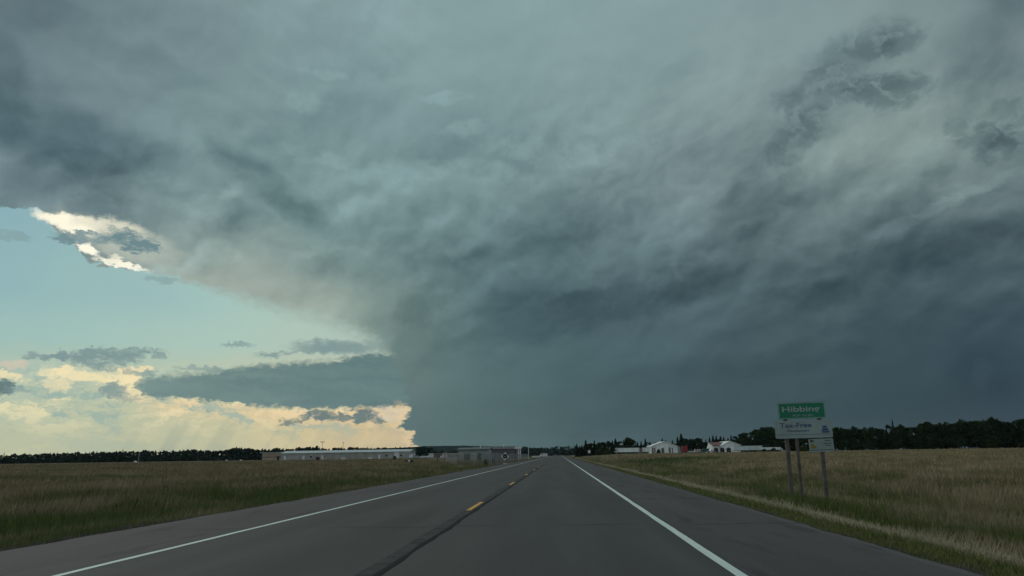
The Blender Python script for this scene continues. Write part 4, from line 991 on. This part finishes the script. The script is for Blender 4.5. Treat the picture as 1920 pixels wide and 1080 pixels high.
def cab(x0, x1, top, Y, m, label, name='truck', face=-1, group=None, flat=False):
    """conventional tractor: hood, cab, sleeper; face -1 looks left"""
    a, b = at(x0, 850, Y), at(x1, 850, Y); L = b.x-a.x; g = Hz(a.x, Y); z = at((x0+x1)/2, top, Y).z-g
    e = empty(name, ((a.x+b.x)/2, Y, g), label, 'truck', group, 0 if face < 0 else math.pi)
    h = L/2
    poly = [(-h, .7), (-h, 1.5), (-h+.15, 1.75), (-h*.28, 2.05), (-h*.05, z*.93), (h*.15, z), (h*.62, z), (h*.62, .75)]
    if flat: poly = [(-h, .7), (-h, 2.0), (-h*.82, z*.95), (-h*.6, z), (h*.85, z), (h*.85, .75)]
    MB().prism(poly, -1.1, 1.1).build('cab', m, e, .08)
    if flat: MB().prism([(-h-.02, 2.1), (-h*.86-.02, z*.88), (-h*.80, z*.88), (-h*.9, 2.1)], -1.02, 1.02).build('windscreen', GLASS, e)
    else: MB().prism([(-h*.24, 2.12), (-h*.06, z*.88), (-h*.02, z*.88), (-h*.16, 2.12)], -1.02, 1.02).build('windscreen', GLASS, e)
    for y in (-1.12, 1.104): MB().box(h*.0, h*.3, y, y+.016, 1.9, z*.82).build('side_window', GLASS, e)
    MB().box(-h-.06, -h-.003, -.7, .7, .8, 1.5).build('grille', GREY, e)
    MB().box(-h-.2, -h+.1, -1.1, 1.1, .42, .695).build('bumper', GREY, e, .03)
    MB().box(-h+.2, h, -.45, .45, .55, .69).build('chassis', DARK, e)
    for y in (-1.2, 1.2): MB().tube([(h*.68, y*.8, .8), (h*.68, y*.8, z+.4)], .08, 8).build('exhaust', GREY, e)
    for y in (-.9, .9): MB().box(-h-.03, -h+.002, y-.16, y+.16, 1.0, 1.2).build('headlight', WHITE, e)
    wheelset(e, (-h*.72, h*.6), .95)
    return e
cab(1149.5, 1158.5, 840, 499, WHITE, 'white semi truck cab facing the road, hitched to the long trailer')
RED = mat('red_truck_paint', (.30, .012, .022), .4)
cab(1278, 1290, 836.5, 500, RED, 'red semi truck cab parked right of the white barn', flat=True)
def car(px, base_py, Y, m, label, L=4.6, rz=0., hgt=1.45, kind='car', group=None):
    p = at(px, base_py, Y); g = Hz(p.x, Y)
    e = empty(kind, (p.x, Y, g), label, 'pickup' if kind == 'pickup_truck' else 'van' if kind == 'van' else 'car', group, rz); h = L/2
    if kind == 'van': body = [(-h, .35), (-h, 1.0), (-h*.75, 1.15), (-h*.5, hgt), (h, hgt), (h, .35)]
    else: body = [(-h, .35), (-h, .72), (-h*.92, .82), (-h*.35, .95), (h*.62, .98), (h*.97, .9), (h, .6), (h, .35)]
    MB().prism(body, -.88, .88).build('body', m, e, .06)
    if kind == 'pickup_truck': gl = [(-h*.32, .955), (-h*.12, hgt-.06), (h*.12, hgt-.06), (h*.16, .965)]
    elif kind == 'car': gl = [(-h*.38, .955), (-h*.12, hgt-.06), (h*.40, hgt-.06), (h*.68, .985)]
    else: gl = [(-h*.72, 1.18), (-h*.53, hgt-.1), (-h*.3, hgt-.1), (-h*.3, 1.18)]
    MB().prism(gl, -.80 if kind != 'van' else -.89, .80 if kind != 'van' else .89).build('windows', GLASS, e)
    if kind != 'van':
        xs_ = [q[0] for q in gl]; MB().box(sorted(xs_)[1]-.02, sorted(xs_)[2]+.02, -.78, .78, hgt-.057, hgt).build('roof', m, e, .02)
    for x in (-h-.01,):
        for y in (-.6, .6): MB().box(x-.01, x+.06, y-.15, y+.15, .62, .74).build('headlight', WHITE, e)
    wheelset(e, (-h*.62, h*.62), .76, .33, .22)
    return e
CW = mat('car_white', (.55, .57, .56), .3); CPK = mat('car_pale_rose', (.42, .34, .34), .35); CTL = mat('car_teal', (.02, .085, .085), .4); CGY = mat('car_grey', (.22, .24, .26), .3); CBK = mat('car_black', (.02, .022, .025), .3)
car(1298, 849, 505, CW, 'white pickup parked right of the red truck cab', 5.4, 0, 1.9, 'pickup_truck')
car(1293, 848, 512, CBK, 'black car between the red truck and the white pickup', 4.4, 1.2)
car(1307, 848, 512, CPK, 'pale rose van parked left of the teal van', 4.6, .2, 2.3, 'van')
car(1322, 849, 505, CTL, 'dark teal van left of the red-roofed garage', 5.0, 0, 2.5, 'van')
car(1334, 849, 500, CGY, 'grey pickup in front of the left wing of the red-roofed garage', 5.0, .3, 1.9, 'pickup_truck')
for px, m, rz, kd, hg, lb in ((773, CW, 1.3, 'van', 2.2, 'white van nearest the right end of the storage building'), (781.5, CGY, 1.5, 'car', 1.5, 'grey car second from the storage building end'),
                          (793, CW, .2, 'car', 1.5, 'white car side-on in the middle of the far car park'), (806.5, CW, .1, 'van', 2.1, 'white van side-on at the right of the far car park'), (832, CW, .1, 'van', 1.9, 'white van alone near the left end of the chain-link fence')):
    car(px, 858, 352 if px < 820 else 300, m, lb, 3.9 if kd == 'car' else 3.0 if px < 820 else 2.6, rz, hg, kd, 'vehicles in the car park beyond the storage building')
c_ = car(1047, 852, 640, CBK, 'dark car far down the road near the crest', 4.6, math.pi/2, 1.6); c_.location.x = -3.4; c_.location.z = 0
car(1005, 850, 420, CW, 'pale car on the side road left of the crest', 4.2, .2)
car(1019, 851, 430, CW, 'pale van on the side road nearest the crest', 4.2, .2, 2.0, 'van')

# ------------------------------------------------------------------ thin haze
hz = MB().box(-3000, 3000, -200, 6500, -5, 120).build('haze', bpy.data.materials.new('haze'))
hz['kind'] = 'stuff'; hm = hz.data.materials[0]; hm.use_nodes = True; hm.node_tree.nodes.clear()
pv = hm.node_tree.nodes.new('ShaderNodeVolumePrincipled'); pv.inputs['Density'].default_value = .00002; pv.inputs['Color'].default_value = (.85, .93, 1, 1)
ho = hm.node_tree.nodes.new('ShaderNodeOutputMaterial'); hm.node_tree.links.new(pv.outputs[0], ho.inputs['Volume'])
tag(hz, 'thin bluish haze over the far fields and woods', 'haze')
